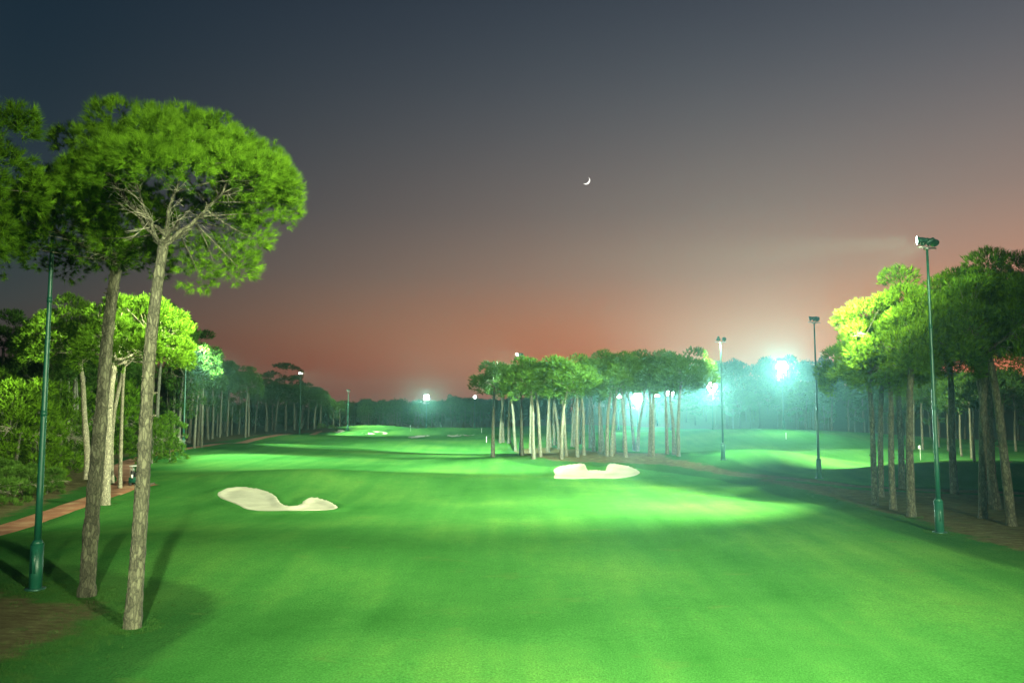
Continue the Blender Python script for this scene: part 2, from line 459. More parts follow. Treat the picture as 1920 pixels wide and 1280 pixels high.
def carve(X, Y):
    """hollow of each bunker with a raised turf lip round it"""
    z = np.zeros(np.shape(X))
    for k, p in enumerate(BUNKERS):
        dep = (0.14, 0.16, 0.25, 0.25, 0.25, 0.2, 0.2)[k]
        lo = p.min(0) - 3; hi = p.max(0) + 3
        m = (X > lo[0]) & (X < hi[0]) & (Y > lo[1]) & (Y < hi[1])
        if not m.any(): continue
        xs, ys = X[m], Y[m]
        d = edge_dist(p, xs, ys); s = np.where(inside(p, xs, ys), -d, d)
        t = np.clip((-s) / 0.8, 0, 1); t = t * t * (3 - 2 * t)
        z[m] += -dep * t + 0.13 * np.exp(-((s - 0.30) / 0.5) ** 2)
    return z
def HT(x, y):
    x = np.atleast_1d(np.asarray(x, float)); y = np.atleast_1d(np.asarray(y, float))
    return H_BASE(x, y) + carve(x, y)

# bare-earth regions (world polygons from where they lie in the view)
dirt_polys = [
    [(-250, 1120), (-60, 1095), (30, 1100), (110, 1118), (190, 1122), (228, 1132), (215, 1160), (150, 1195), (60, 1235), (-60, 1275), (-300, 1270)],
    [(962, 842), (985, 857), (1040, 866), (1110, 868), (1240, 872), (1300, 882), (1400, 896), (1480, 915), (1560, 935), (1620, 955), (1700, 975), (1780, 1000), (1920, 1040), (2300, 1120),
     (2300, 950), (1920, 928), (1750, 922), (1600, 916), (1500, 903), (1400, 884), (1320, 866), (1262, 858), (1180, 848), (1100, 842), (1020, 837)],
    [(-400, 1100), (-30, 985), (110, 938), (170, 912), (212, 890), (225, 862), (290, 846), (400, 830), (490, 817), (560, 812), (640, 808), (640, 800), (500, 800), (0, 830), (-600, 900)],
]
DIRT = [poly_px(p) for p in dirt_polys]
wood_floor = np.array([[-75, 330], [30, 345], [70, 300], [110, 215], [170, 150], [900, 140], [900, 1400], [-900, 1400], [-900, 120], [-90, 120]], float)
track = np.array([ground(*p)[:2] for p in [(1120, 845), (1190, 854), (1250, 866), (1330, 880), (1420, 890), (1500, 899), (1600, 911), (1700, 917), (1850, 922), (2100, 930)]])

def axis(lo, a, b, hi, step, grow=1.09):
    v = list(np.arange(a, b + 1e-6, step))
    s = step; x = v[-1]
    while x < hi: s *= grow; x += s; v.append(x)
    s = step; x = v[0]
    while x > lo: s *= grow; x -= s; v.insert(0, x)
    return np.array(v)
xs = axis(-2500, -50, 60, 2500, 0.42); ys = axis(-600, 15, 125, 3000, 0.42)
X, Y = np.meshgrid(xs, ys)
Z = HT(X.ravel(), Y.ravel()).reshape(X.shape)
dv = np.zeros(X.shape)
for p in DIRT:
    d = edge_dist(p, X, Y); s = np.where(inside(p, X, Y), d, -d)
    dv = np.maximum(dv, np.clip(0.5 + s / 3.0, 0, 1) * 0.62)
d = edge_dist(wood_floor, X, Y); s = np.where(inside(wood_floor, X, Y), d, -d)
dv = np.maximum(dv, np.clip(0.5 + s / 6.0, 0, 1) * 0.62)
d = edge_dist(track, X, Y, False); dv = np.maximum(dv, np.clip(1.25 - d / 1.3, 0, 1) * 0.75)
rv = np.zeros(X.shape)
for k, p in enumerate(DIRT):
    d = edge_dist(p, X, Y); wv = (4.0, 3.2, 3.5)[k]
    wob = 0.5 * np.sin(X * 0.5 + Y * 0.3) + 0.4 * np.sin(X * 0.23 - Y * 0.41)
    rv = np.maximum(rv, np.where(inside(p, X, Y), 1, np.clip((wv + wob - d) / 0.6, 0, 1)))
nx, ny = len(xs), len(ys)
i = np.arange(ny - 1)[:, None] * nx + np.arange(nx - 1)[None]
q = np.stack([i, i + 1, i + nx + 1, i + nx], -1).reshape(-1, 4)
me = fast_mesh('ground', np.stack([X, Y, Z], -1).reshape(-1, 3), None, q, M_GROUND, True, {'dirt': ('POINT', dv.ravel()), 'rough': ('POINT', rv.ravel())})
setp(mesh_obj('ground', me), kind='structure')

# sand of the bunkers: dense sheets laid in their hollows
def sand_sheet(poly, step, label_):
    lo = poly.min(0) - step; hi = poly.max(0) + step
    gx = np.arange(lo[0], hi[0], step); gy = np.arange(lo[1], hi[1], step)
    GX, GY = np.meshgrid(gx, gy)
    ins = inside(poly, GX, GY)
    # snap the outer ring of vertices to the outline for a clean edge
    V = np.stack([GX, GY], -1).reshape(-1, 2)
    insf = ins.ravel(); nxx = len(gx)
    ii = np.arange(len(gy) - 1)[:, None] * nxx + np.arange(nxx - 1)[None]
    q = np.stack([ii, ii + 1, ii + nxx + 1, ii + nxx], -1).reshape(-1, 4)
    cnt = insf[q].sum(1); q = q[cnt > 0]
    used = np.unique(q); outv = used[~insf[used]]
    for v in outv:
        p = V[v]; best = None
        a = poly; b_ = np.roll(poly, -1, 0); ab = b_ - a
        t = np.clip(((p - a) * ab).sum(1) / ((ab * ab).sum(1) + 1e-12), 0, 1)
        c = a + t[:, None] * ab; k = np.argmin(((c - p) ** 2).sum(1)); V[v] = c[k]
    z = H_BASE(V[:, 0], V[:, 1]) + carve(V[:, 0], V[:, 1]) + 0.07
    z[outv] -= 0.10
    remap = -np.ones(len(V), int); remap[used] = np.arange(len(used))
    me = fast_mesh('sand_bunker', np.column_stack([V[used], z[used]]), None, remap[q], M_SAND, True)
    return setp(mesh_obj('sand_bunker', me), kind='structure', label=label_)
for k, p in enumerate(BUNKERS):
    sand_sheet(p, 0.3 if k < 2 else 1.0, ['near kidney-shaped sand bunker left of the fairway', 'notched sand bunker in the face of the mound before the pine clump',
        'small pale bunker beside the far shrubs', 'thin greyish bunker at the far green', 'bright slanting bunker at the far green',
        'flat narrow bunker below the far flag', 'low wavy bunker left of the pine clump'][k])

# clay path
def strip(name, pts, width, mat, lift=0.06, step=0.7, label=None, jit=0.15, sub=7):
    P = np.array(pts, float)
    for _ in range(3):
        Q = [P[0]]
        for a, b_ in zip(P[:-1], P[1:]): Q += [a * .75 + b_ * .25, a * .25 + b_ * .75]
        P = np.array(Q + [P[-1]])
    seg = np.r_[0, np.cumsum(np.linalg.norm(np.diff(P, axis=0), axis=1))]
    s = np.arange(0, seg[-1], step)
    P = np.stack([np.interp(s, seg, P[:, k]) for k in (0, 1)], -1)
    T = np.gradient(P, axis=0); T /= np.linalg.norm(T, axis=1)[:, None]; Nn = np.stack([-T[:, 1], T[:, 0]], -1)
    rng = np.random.default_rng(5)
    wv = width / 2 + jit * np.convolve(rng.standard_normal(len(s)), np.ones(5) / 5, 'same')
    us = np.linspace(-1, 1, sub)
    V = P[:, None] + us[None, :, None] * wv[:, None, None] * Nn[:, None]
    V = V.reshape(-1, 2); z = H_BASE(V[:, 0], V[:, 1]) + lift
    z = z.reshape(-1, sub); z[:, 0] -= lift * 1.5; z[:, -1] -= lift * 1.5
    n = len(s); i = np.arange(n - 1)[:, None] * sub + np.arange(sub - 1)[None]
    q = np.stack([i, i + 1, i + sub + 1, i + sub], -1).reshape(-1, 4)
    o = mesh_obj(name, fast_mesh(name, np.column_stack([V, z.ravel()]), None, q, mat, True))
    return setp(o, kind='structure', label=label)
path_pts = [ground(*p)[:2] for p in [(-260, 1075), (-60, 1012), (60, 974), (150, 944), (215, 921), (250, 900), (232, 886), (226, 874), (250, 862), (305, 847), (350, 840), (400, 834), (470, 824), (520, 816), (600, 808)]]
strip('clay_path', path_pts, 2.7, M_PATH, label='reddish clay cart path curving along the left wood')
spur = [ground(*p)[:2] for p in [(205, 928), (240, 913), (268, 910), (292, 912)]]
strip('clay_path_spur', spur, 2.2, M_PATH, lift=0.075, label='short reddish spur of the cart path ending on the turf')

# ------------------------------------------------------------------ pines
UP = np.array([0, 0, 1.0])
def unit(v): return v / (np.linalg.norm(v, axis=-1, keepdims=True) + 1e-9)
def dome_lobes(c, rx, ry, rz, n, rng, lo=-0.12, rl=0.26, inner=0.15, jit=0.10):
    """foliage clumps over an umbrella-shaped shell; c = centre of the dome's flat base"""
    k = np.arange(n) + 0.5
    s = lo + (1 - lo) * (k / n)                    # sine of elevation
    s = np.clip(s + rng.normal(0, 0.03, n), lo, 1)
    a = k * 2.399963 + rng.normal(0, 0.25, n)
    cr = np.sqrt(np.clip(1 - s * s, 0, 1))
    rad = 1 - rl * 0.9 + rng.normal(0, jit, n)
    inn = rng.random(n) < inner
    rad = np.where(inn, rad * rng.uniform(0.45, 0.8, n), rad)
    P = np.stack([np.cos(a) * cr * rx * rad, np.sin(a) * cr * ry * rad, s * rz * rad], -1)
    rr = rl * (rx + ry) / 2 * rng.uniform(0.7, 1.25, n)
    return np.column_stack([P + np.asarray(c), rr])
def needles(lobes, core, dens, k, ln, wd, rng, flat=0.7, upb=0.45, fill=0.35, spread=0.42, slide=0.5, var=0.2):
    """tufts of needles on the outside of each foliage clump"""
    core = np.asarray(core, float)
    cnt = np.maximum(6, (dens * 4 * math.pi * lobes[:, 3] ** 2)).astype(int)
    idx = np.repeat(np.arange(len(lobes)), cnt); n = len(idx)
    outw = unit(lobes[:, :3] - core + UP * 0.6)[idx]
    d = unit(rng.standard_normal((n, 3)))
    # turn back-facing directions outward or upward
    dt = (d * outw).sum(1); flip = dt < -0.15 - 0.3 * rng.random(n)
    d[flip] = d[flip] - 2 * dt[flip, None] * outw[flip]
    r = lobes[idx, 3] * np.where(rng.random(n) < fill, rng.uniform(0.35, 0.95, n), rng.uniform(0.88, 1.08, n))
    rip = 1 + 0.13 * np.sin(d[:, 0] * 7 + idx) * np.cos(d[:, 1] * 6 + idx * 2.1)
    p = lobes[idx, :3] + d * (r * rip)[:, None] * np.array([1, 1, flat])
    o = unit(d * 0.8 + UP * upb + outw * 0.25 + rng.normal(0, 0.2, (n, 3)))
    tv = np.clip(rng.normal(0.5, var, n) + 0.15 * (r / lobes[idx, 3] - 0.9), 0, 1)
    P = np.repeat(p, k, 0); O = np.repeat(o, k, 0); m = n * k
    D = unit(O + rng.normal(0, spread, (m, 3)))
    Ls = ln * rng.uniform(0.6, 1.15, m)[:, None]
    S = unit(np.cross(D, rng.standard_normal((m, 3)))) * wd * 0.5
    base = P + O * rng.uniform(-slide, slide, m)[:, None] * ln * 0.8
    V = np.stack([base - S, base + S, base + D * Ls], 1).reshape(-1, 3)
    T = np.arange(m * 3).reshape(-1, 3)
    va = np.clip(np.repeat(tv, k) + rng.normal(0, 0.1, m), 0, 1)
    return V, T, va
def crown_mesh(name, lobes, core, dens, k, ln, wd, rng, mat, **kw):
    V, T, va = needles(lobes, core, dens, k, ln, wd, rng, **kw)
    return fast_mesh(name, V, T, None, mat, False, {'v': ('FACE', va)})
def bez(a, b, c, n):
    t = np.linspace(0, 1, n)[:, None]
    return (1 - t) ** 2 * a + 2 * t * (1 - t) * b + t * t * c
def limbs_mesh(name, fork, lobes, r0, rng, mat, nmain=6, twigs=0, seg=6, start_dirs=None, coarse=False, tw_len=0.9, tw_r=0.009):
    mb = MB(); fork = np.asarray(fork, float)
    tg = lobes[:, :3]
    # main limbs: spread in azimuth
    az = np.arctan2(tg[:, 1] - fork[1], tg[:, 0] - fork[0])
    mains = []
    off = rng.uniform(0, 6.28)
    for j in range(nmain):
        a = off + j * 2 * math.pi / nmain
        dd = np.abs((az - a + math.pi) % (2 * math.pi) - math.pi)
        cand = np.argsort(dd)[: max(3, len(tg) // nmain)]
        e = tg[cand].mean(0)
        e = fork + (e - fork) * rng.uniform(0.85, 1.08)
        st = fork + UP * rng.uniform(-0.4, 0.5) * r0 * 6
        mid = (st + e) / 2 + rng.normal(0, 0.05, 3) * np.linalg.norm(e - st) - UP * 0.04 * np.linalg.norm(e - st) + (e - st) * np.array([0.05, 0.05, -0.05])
        P = bez(st, mid, e, 5 if coarse else 12)
        if not coarse: P[1:-1] += rng.normal(0, 0.012, (len(P) - 2, 3)) * np.linalg.norm(e - st)
        rr = np.linspace(r0 * rng.uniform(0.42, 0.62), r0 * 0.14, len(P))
        mb.tube(P, rr, 4 if coarse else seg, cap=False); mains.append((P, rr))
    allP = np.concatenate([m[0][len(m[0]) // 3:] for m in mains]); allR = np.concatenate([m[1][len(m[1]) // 3:] for m in mains])
    for l in lobes:
        dd = np.linalg.norm(allP - l[:3], axis=1) + (allP[:, 2] > l[2]) * 1.5
        kk = int(np.argmin(dd + rng.uniform(0, 0.3, len(dd))))
        s_ = allP[kk]; e = l[:3] + (l[:3] - s_) * 0.15
        mid = (s_ + e) / 2 + rng.normal(0, 0.08, 3) * np.linalg.norm(e - s_)
        P = bez(s_, mid, e, 3 if coarse else 6)
        mb.tube(P, np.linspace(allR[kk] * 0.6, 0.012 if not coarse else 0.03, len(P)), 3 if coarse else 5, cap=False)
    me = mb.mesh(name, mat, True)
    tw = None
    if twigs:
        tb = MB()
        for _ in range(twigs):
            m = mains[rng.integers(len(mains))]; kk = rng.integers(3, len(m[0]))
            s_ = m[0][kk]; out_ = unit(s_ - fork + rng.normal(0, 0.7, 3)); out_[2] = out_[2] * 0.5 - 0.1
            ln = tw_len * rng.uniform(0.4, 1.5); e = s_ + out_ * ln
            P = bez(s_, (s_ + e) / 2 + rng.normal(0, 0.12, 3) * ln, e, 5)
            tb.tube(P, np.linspace(tw_r * 1.6, tw_r * 0.5, 5), 3, cap=False)
            for _k in range(2):
                s2 = P[rng.integers(1, 4)]; e2 = s2 + unit(out_ + rng.normal(0, 0.6, 3)) * ln * 0.45
                tb.tube(np.array([s2, (s2 + e2) / 2 + rng.normal(0, .03, 3), e2]), [tw_r, tw_r * .8, tw_r * .4], 3, cap=False)
        tw = tb.mesh('twigs', M_TWIG)
    return me, tw
def trunk_mesh(name, P, r_base, r_top, rng, mat, seg=16, n=60, lump=0.08, flare=1.35, knots=6):
    P = np.asarray(P, float)
    for _ in range(2):
        Q = [P[0]]
        for a, b_ in zip(P[:-1], P[1:]): Q += [a * .75 + b_ * .25, a * .25 + b_ * .75]
        P = np.array(Q + [P[-1]])
    s = np.r_[0, np.cumsum(np.linalg.norm(np.diff(P, axis=0), axis=1))]
    t = np.linspace(0, s[-1], n)
    P = np.stack([np.interp(t, s, P[:, k]) for k in range(3)], -1)
    u = t / s[-1]
    rr = r_base + (r_top - r_base) * u
    rr = rr * (1 + (flare - 1) * np.exp(-t / 0.5))
    rr = rr * (1 + lump * np.convolve(rng.standard_normal(n + 8), np.ones(5) / 5, 'same')[4:4 + n])
    mb = MB(); mb.tube(P, rr, seg, lump=lump, rng=rng)
    for _ in range(knots):                          # broken branch stubs
        k = rng.integers(n // 3, n - 2); a = rng.uniform(0, 6.28)
        d = np.array([math.cos(a), math.sin(a), 0.25]); s_ = P[k] + d * rr[k] * 0.7
        mb.tube(np.array([s_, s_ + d * rr[k] * rng.uniform(.6, 1.1)]), [rr[k] * 0.2, rr[k] * 0.12], 5)
    return mb.mesh(name, mat, True)

def make_pine(name, label, group, base, path, r_base, r_top, lobes, core, seed, dens, k, ln, wd, mat_b=None, mat_n=None,
              nmain=6, twigs=0, seg=16, coarse=False, needle_kw=None, n=60, knots=6, cat='pine tree', tw_len=0.9, tw_r=0.009):
    """all coordinates local to base"""
    rng = np.random.default_rng(seed)
    root = empty(name, tuple(base), 0, label, cat, group)
    mat_b = mat_b or M_BARK; mat_n = mat_n or M_NEEDLE
    P = np.array(path, float)
    o1 = mesh_obj('trunk', trunk_mesh('trunk', P, r_base, r_top, rng, mat_b, seg, n, knots=knots), root)
    lm, tw = limbs_mesh('branches', P[-1], lobes, r_top, rng, mat_b, nmain, twigs, coarse=coarse, tw_len=tw_len, tw_r=tw_r)
    o2 = mesh_obj('branches', lm, root)
    o3 = mesh_obj('crown', crown_mesh('crown', lobes, core, dens, k, ln, wd, rng, mat_n, **(needle_kw or {})), root)
    ch = [o1, o2, o3]
    if tw:
        o4 = mesh_obj('twigs', tw, root); o4['kind'] = 'stuff'; ch.append(o4)
    PROTO_CH[root.name] = ch
    return root

rng0 = np.random.default_rng(11)
# ---- two tall pines on the left, close to the camera
def local(px, py, D, base): return at_depth(px, py, D) - base
bA = ground(247, 1176); DA = bA[1]
pathA = [np.array([0, 0, -0.4])] + [local(px, py, DA, bA) for px, py in [(258, 1050), (268, 900), (274, 780), (281, 650), (294, 540), (306, 462)]]
cA = local(345, 400, DA, bA)
lobA = dome_lobes(cA, 4.15, 4.1, 4.0, 80, rng0, lo=0.12, rl=0.19, inner=0.08, jit=0.065)
extra = []
for px, py, D, r in [(395, 480, DA + 2.2, .95), (440, 495, DA + 1.6, .9), (370, 515, DA + 2.6, .8), (465, 440, DA + 1.0, .9), (350, 470, DA + 3.0, .9), (425, 430, DA + 2.6, .9),
                     (500, 330, DA - .5, .9), (520, 350, DA, .8), (480, 400, DA + .5, .8), (160, 330, DA + .3, .9), (175, 380, DA + .6, .8), (140, 270, DA, .8), (205, 445, DA + 2, .7)]:
    extra.append(np.r_[local(px, py, D, bA), r])
lobA = np.vstack([lobA, extra])
make_pine('pine_tree', 'tallest umbrella pine with big lit crown and rough trunk at the near left', None, bA, pathA, 0.29, 0.19, lobA, cA + np.array([0, 0, -1.0]),
          21, 8.5, 40, 0.32, 0.014, M_BARK, M_NEEDLE, nmain=7, twigs=90, seg=40, n=220, needle_kw=dict(flat=0.85, spread=0.5, slide=0.2, var=0.3, fill=0.15), knots=14, tw_len=1.0, tw_r=0.009)
bB = ground(162, 1116); DB = bB[1]
pathB = [np.array([0, 0, -0.4])] + [local(px, py, DB, bB) for px, py in [(170, 1000), (180, 880), (191, 760), (202, 620), (212, 540), (218, 505)]]
cB = local(150, 455, DB, bB)
lobB = dome_lobes(cB, 3.5, 3.4, 3.5, 56, rng0, lo=-0.35, rl=0.25, inner=0.12, jit=0.08)
make_pine('pine_tree', 'second tall pine beside the near pole, crown dark on its left side', None, bB, pathB, 0.32, 0.22, lobB, cB + np.array([0, 0, -0.6]),
          22, 8.0, 36, 0.32, 0.016, M_BARK, M_NEEDLE, nmain=6, twigs=60, seg=40, n=200, needle_kw=dict(flat=0.85, spread=0.5, slide=0.2, var=0.3, fill=0.15), knots=12)
# ---- pine reaching in from the left edge
bE = np.array([at_depth(-110, 1100, 25)[0], 25.0, 0]); bE[2] = H(bE[0], bE[1])
cE = local(-95, 330, 25, bE)
lobE = dome_lobes(cE, 2.5, 2.5, 3.6, 34, rng0, lo=-0.7, rl=0.27, inner=0.1, jit=0.1)
make_pine('pine_tree', 'pine at the left edge with only its lit right side showing', None, bE,
          [[0, 0, -0.4], [0.1, 0, 4], [0.0, 0, 8], list(cE + np.array([0, 0, -1.5]))], 0.28, 0.18, lobE, cE, 23, 11, 28, 0.32, 0.018, needle_kw=dict(flat=0.85, spread=0.52, slide=0.25, var=0.26), nmain=5, twigs=20, n=60)

# ---- brightly lit pines behind them
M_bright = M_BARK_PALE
def pine_at(name, label, base_px, path_px, crown_px, rx_px, rz_px, nl, rb, rt, seed, dens, k, ln, wd, group=None, dD=0, lo=-0.2, extra=(), **kw):
    b = ground(*base_px); D = b[1]
    path = [np.array([0, 0, -0.4])] + [local(px, py, D + (dD * i / len(path_px)), b) for i, (px, py) in enumerate(path_px)]
    c = local(crown_px[0], crown_px[1], D + dD, b)
    s = D / F
    rng = np.random.default_rng(seed + 500)
    lob = dome_lobes(c, rx_px * s, rx_px * s * 0.95, rz_px * s, nl, rng, lo=lo, rl=kw.pop('rl', 0.25), inner=0.1, jit=0.07)
    if len(extra): lob = np.vstack([lob, [np.r_[local(x, y, D + dd, b), r] for x, y, dd, r in extra]])
    return make_pine(name, label, group, b, path, rb, rt, lob, c + np.array([0, 0, -0.8]), seed, dens, k, ln, wd, **kw)
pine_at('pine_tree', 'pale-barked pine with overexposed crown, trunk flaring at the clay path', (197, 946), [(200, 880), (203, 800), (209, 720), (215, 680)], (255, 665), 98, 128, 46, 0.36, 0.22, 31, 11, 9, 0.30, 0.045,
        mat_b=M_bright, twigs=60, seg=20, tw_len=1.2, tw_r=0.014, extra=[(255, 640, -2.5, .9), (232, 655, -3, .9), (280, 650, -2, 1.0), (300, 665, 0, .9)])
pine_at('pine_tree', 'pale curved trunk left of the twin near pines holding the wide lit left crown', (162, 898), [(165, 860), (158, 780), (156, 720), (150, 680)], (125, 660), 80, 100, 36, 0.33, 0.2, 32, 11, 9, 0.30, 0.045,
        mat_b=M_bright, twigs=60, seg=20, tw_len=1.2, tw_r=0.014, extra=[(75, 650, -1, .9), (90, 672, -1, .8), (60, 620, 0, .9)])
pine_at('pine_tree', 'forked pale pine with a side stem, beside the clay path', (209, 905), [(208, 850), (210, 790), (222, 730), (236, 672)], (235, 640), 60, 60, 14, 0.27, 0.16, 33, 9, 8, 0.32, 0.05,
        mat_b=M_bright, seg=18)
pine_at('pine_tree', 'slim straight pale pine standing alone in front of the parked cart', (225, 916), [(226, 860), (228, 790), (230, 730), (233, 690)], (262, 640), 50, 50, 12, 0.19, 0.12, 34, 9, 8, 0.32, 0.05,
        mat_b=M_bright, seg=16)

# ---- shared variants (first one is placed, the rest are copies)
def variant(seed, h, crown_r, crown_h, nl, rb, rt, dens, k, ln, wd, mat_b, mat_n, coarse=False, lean=0.3, lo=-0.2, seg=10, n=24, twigs=0, rl=0.27, name='pine_tree', cat='pine tree', flat=0.75, kn=3, nmain=5, droop=0.0):
    rng = np.random.default_rng(seed + 900)
    cx, cyy = rng.normal(0, lean, 2)
    c = np.array([cx, cyy, h - crown_h])
    lob = dome_lobes(c, crown_r, crown_r * rng.uniform(.85, 1.05), crown_h, nl, rng, lo=lo, rl=rl, inner=0.12, jit=0.09)
    path = [[0, 0, -0.5], [cx * .1 + rng.normal(0, .08), cyy * .1, h * .25], [cx * .4 + rng.normal(0, .12), cyy * .4, h * .5], [cx, cyy, h - crown_h * (1.0 + droop)]]
    return dict(seed=seed, h=h, path=path, rb=rb, rt=rt, lob=lob, core=c + np.array([0, 0, -0.5]), dens=dens, k=k, ln=ln, wd=wd, mb=mat_b, mn=mat_n, coarse=coarse, seg=seg, n=n, twigs=twigs, flat=flat, root=None, kn=kn, name=name, cat=cat, nmain=nmain)
def put(v, loc, rz, s, label, group, sz=None):
    if not hasattr(s, '__len__'): s = (s, s, s)
    if v['root'] is None:
        r = make_pine(v['name'], label, group, loc, v['path'], v['rb'], v['rt'], v['lob'], v['core'], v['seed'], v['dens'], v['k'], v['ln'], v['wd'], v['mb'], v['mn'],
                      nmain=v['nmain'], twigs=v['twigs'], seg=v['seg'], coarse=v['coarse'], needle_kw=dict(flat=v['flat']), n=v['n'], knots=v['kn'], cat=v['cat'], tw_len=1.1, tw_r=0.016)
        r.rotation_euler = (0, 0, rz); r.scale = s; v['root'] = r
        return r
    return copy_tree(v['root'], loc, rz, s, label, group)

def put_px(v, px, py, top, label, group, rz=None, D=None, wide=1.0):
    b = ground(px, py) if D is None else None
    if D is not None:
        p = at_depth(px, py, D); b = np.array([p[0], D, float(H(p[0], D))])
    h = height_to(top, b[1], b[2]); s = h / v['h']
    return put(v, tuple(b), R_.uniform(0, 6.28) if rz is None else rz, (s * wide, s * wide, s), label, group)

# middle clump behind the mound
VM = [variant(100 + i, 16.5, (4.6, 3.9, 5.0, 3.6, 4.2)[i], (5.2, 4.6, 5.0, 4.4, 5.6)[i], (32, 26, 34, 22, 30)[i], 0.30, 0.15, 5.0, 6, 0.42, 0.10, M_BARK_FAR, M_NEEDLE_FAR, seg=8, n=22, twigs=14, lean=0.9) for i in range(5)]
clump = [  # px, py, top, variant
    (924, 856.5, 672, 1), (979, 854, 676, 3), (1000.5, 860, 672, 0), (1013.5, 856, 668, 3), (1052.6, 860, 668, 2), (1082.5, 856.5, 675, 4),
    (1138, 855, 660, 2), (1147, 855, 668, 1), (1173, 856.5, 662, 4), (1218.5, 855, 660, 0), (1224, 856.5, 664, 3), (1272, 855, 657, 2), (1251, 851, 668, 3),
    (1264, 852, 662, 1), (1190, 845, 670, 3), (1195, 846, 668, 1), (1170, 843, 668, 3), (1152, 850, 668, 3), (1130, 846, 666, 1), (1125, 849, 664, 0),
    (1113, 846, 668, 1), (1106.5, 840, 675, 3), (1095, 852.6, 680, 3), (1079, 838, 676, 1), (1072.6, 837, 678, 3), (1062, 855, 672, 3), (1049, 842, 674, 1),
    (1032, 838, 680, 3), (1027, 847, 676, 1), (994.5, 849, 674, 4), (967, 846, 684, 3), (955, 831, 680, 4), (938, 830, 684, 1), (944, 829, 690, 3), (1040, 834, 682, 0), (1088, 832, 680, 0)]
order = sorted(range(len(clump)), key=lambda i: clump[i][0])
def nth(n):
    return '%d%s' % (n, 'th' if 10 <= n % 100 <= 20 else {1: 'st', 2: 'nd', 3: 'rd'}.get(n % 10, 'th'))
special = {0: 'lone front pine standing on the turf at the left end of the middle clump', 11: 'thick-trunked pine closing the right end of the middle clump',
           4: 'tall front pine rising just left of the notched bunker', 12: 'slim dark trunk standing free before the right-end pines of the clump'}
for rank, i in enumerate(order):
    px, py, top, v = clump[i]
    put_px(VM[v], px, py, top, special.get(i, 'umbrella pine, %s trunk from the left in the middle clump' % nth(rank + 1)), 'pines of the middle clump', wide=1.15)

# right-hand group, nearer
VR = [variant(200 + i, 17.5, (4.3, 3.8, 4.6, 4.0)[i], (5.6, 5.2, 6.0, 5.0)[i], (44, 38, 46, 36)[i], 0.30, 0.19, 13, 9, 0.30, 0.045, M_BARK, M_NEEDLE, seg=18, n=60, twigs=40, lean=0.4, kn=14, rl=0.24) for i in range(4)]
right = [(1709, 968, 513, 2, 'right-hand pine with the blazing lit crown beside the near pole'), (1675, 955, 590, 1, 'middle trunk of the three pines left of the near right pole'),
         (1641, 946, 600, 0, 'leftmost dark-crowned pine of the right-hand group'), (1652, 931, 600, 3, 'thin pine just behind the leftmost trunk of the right-hand group'),
         (1691, 915, 560, 1, 'dark trunk half hidden behind the blazing pine'),
         (1843, 971, 520, 3, 'pine right of the near pole with broken stubs, crown in half shade'), (1862, 945, 505, 0, 'slender pine behind the one right of the near pole'),
         (1870, 955, 530, 1, 'crooked slender trunk close beside the slim right pine'), (1897, 985, 482, 2, 'nearest right-edge pine with a stubby leaning trunk'),
         (1790, 925, 520, 1, 'shaded pine behind the near right pole'), (1960, 960, 480, 0, 'pine cut off by the right edge of the picture')]
for px, py, top, v, lab in right:
    put_px(VR[v], px, py, top, lab, 'pines of the right-hand group')
# pines beyond the right-hand mounds
VF = [variant(300 + i, 14, (3.4, 3.0, 3.8, 2.8)[i], (4.8, 4.2, 5.4, 6.2)[i], (20, 17, 24, 20)[i], 0.22, 0.12, 3.2, 5, 0.55, 0.17, M_BARK_FAR, M_NEEDLE_FAR, coarse=True, seg=6, n=10, lean=0.4, kn=0, rl=0.30, lo=(-0.2, -0.3, -0.2, -0.7)[i]) for i in range(4)]
GFAR = 'trees of the dark wood round the course'
for k, (px, py, top, v) in enumerate([(1803, 855, 700, 0), (1822, 860, 690, 1), (1827, 865, 705, 2), (1778, 845, 700, 1), (1730, 843, 690, 2), (1714, 842, 700, 0), (1880, 850, 680, 2), (1760, 838, 700, 3), (1905, 846, 690, 0), (1850, 842, 700, 1)]):
    put_px(VF[v], px, py, top, 'slim pine %s from the left beyond the dark right-hand mound' % nth(sorted([1803, 1822, 1827, 1778, 1730, 1714, 1880, 1760, 1905, 1850]).index(px) + 1), 'pines beyond the right-hand mound')

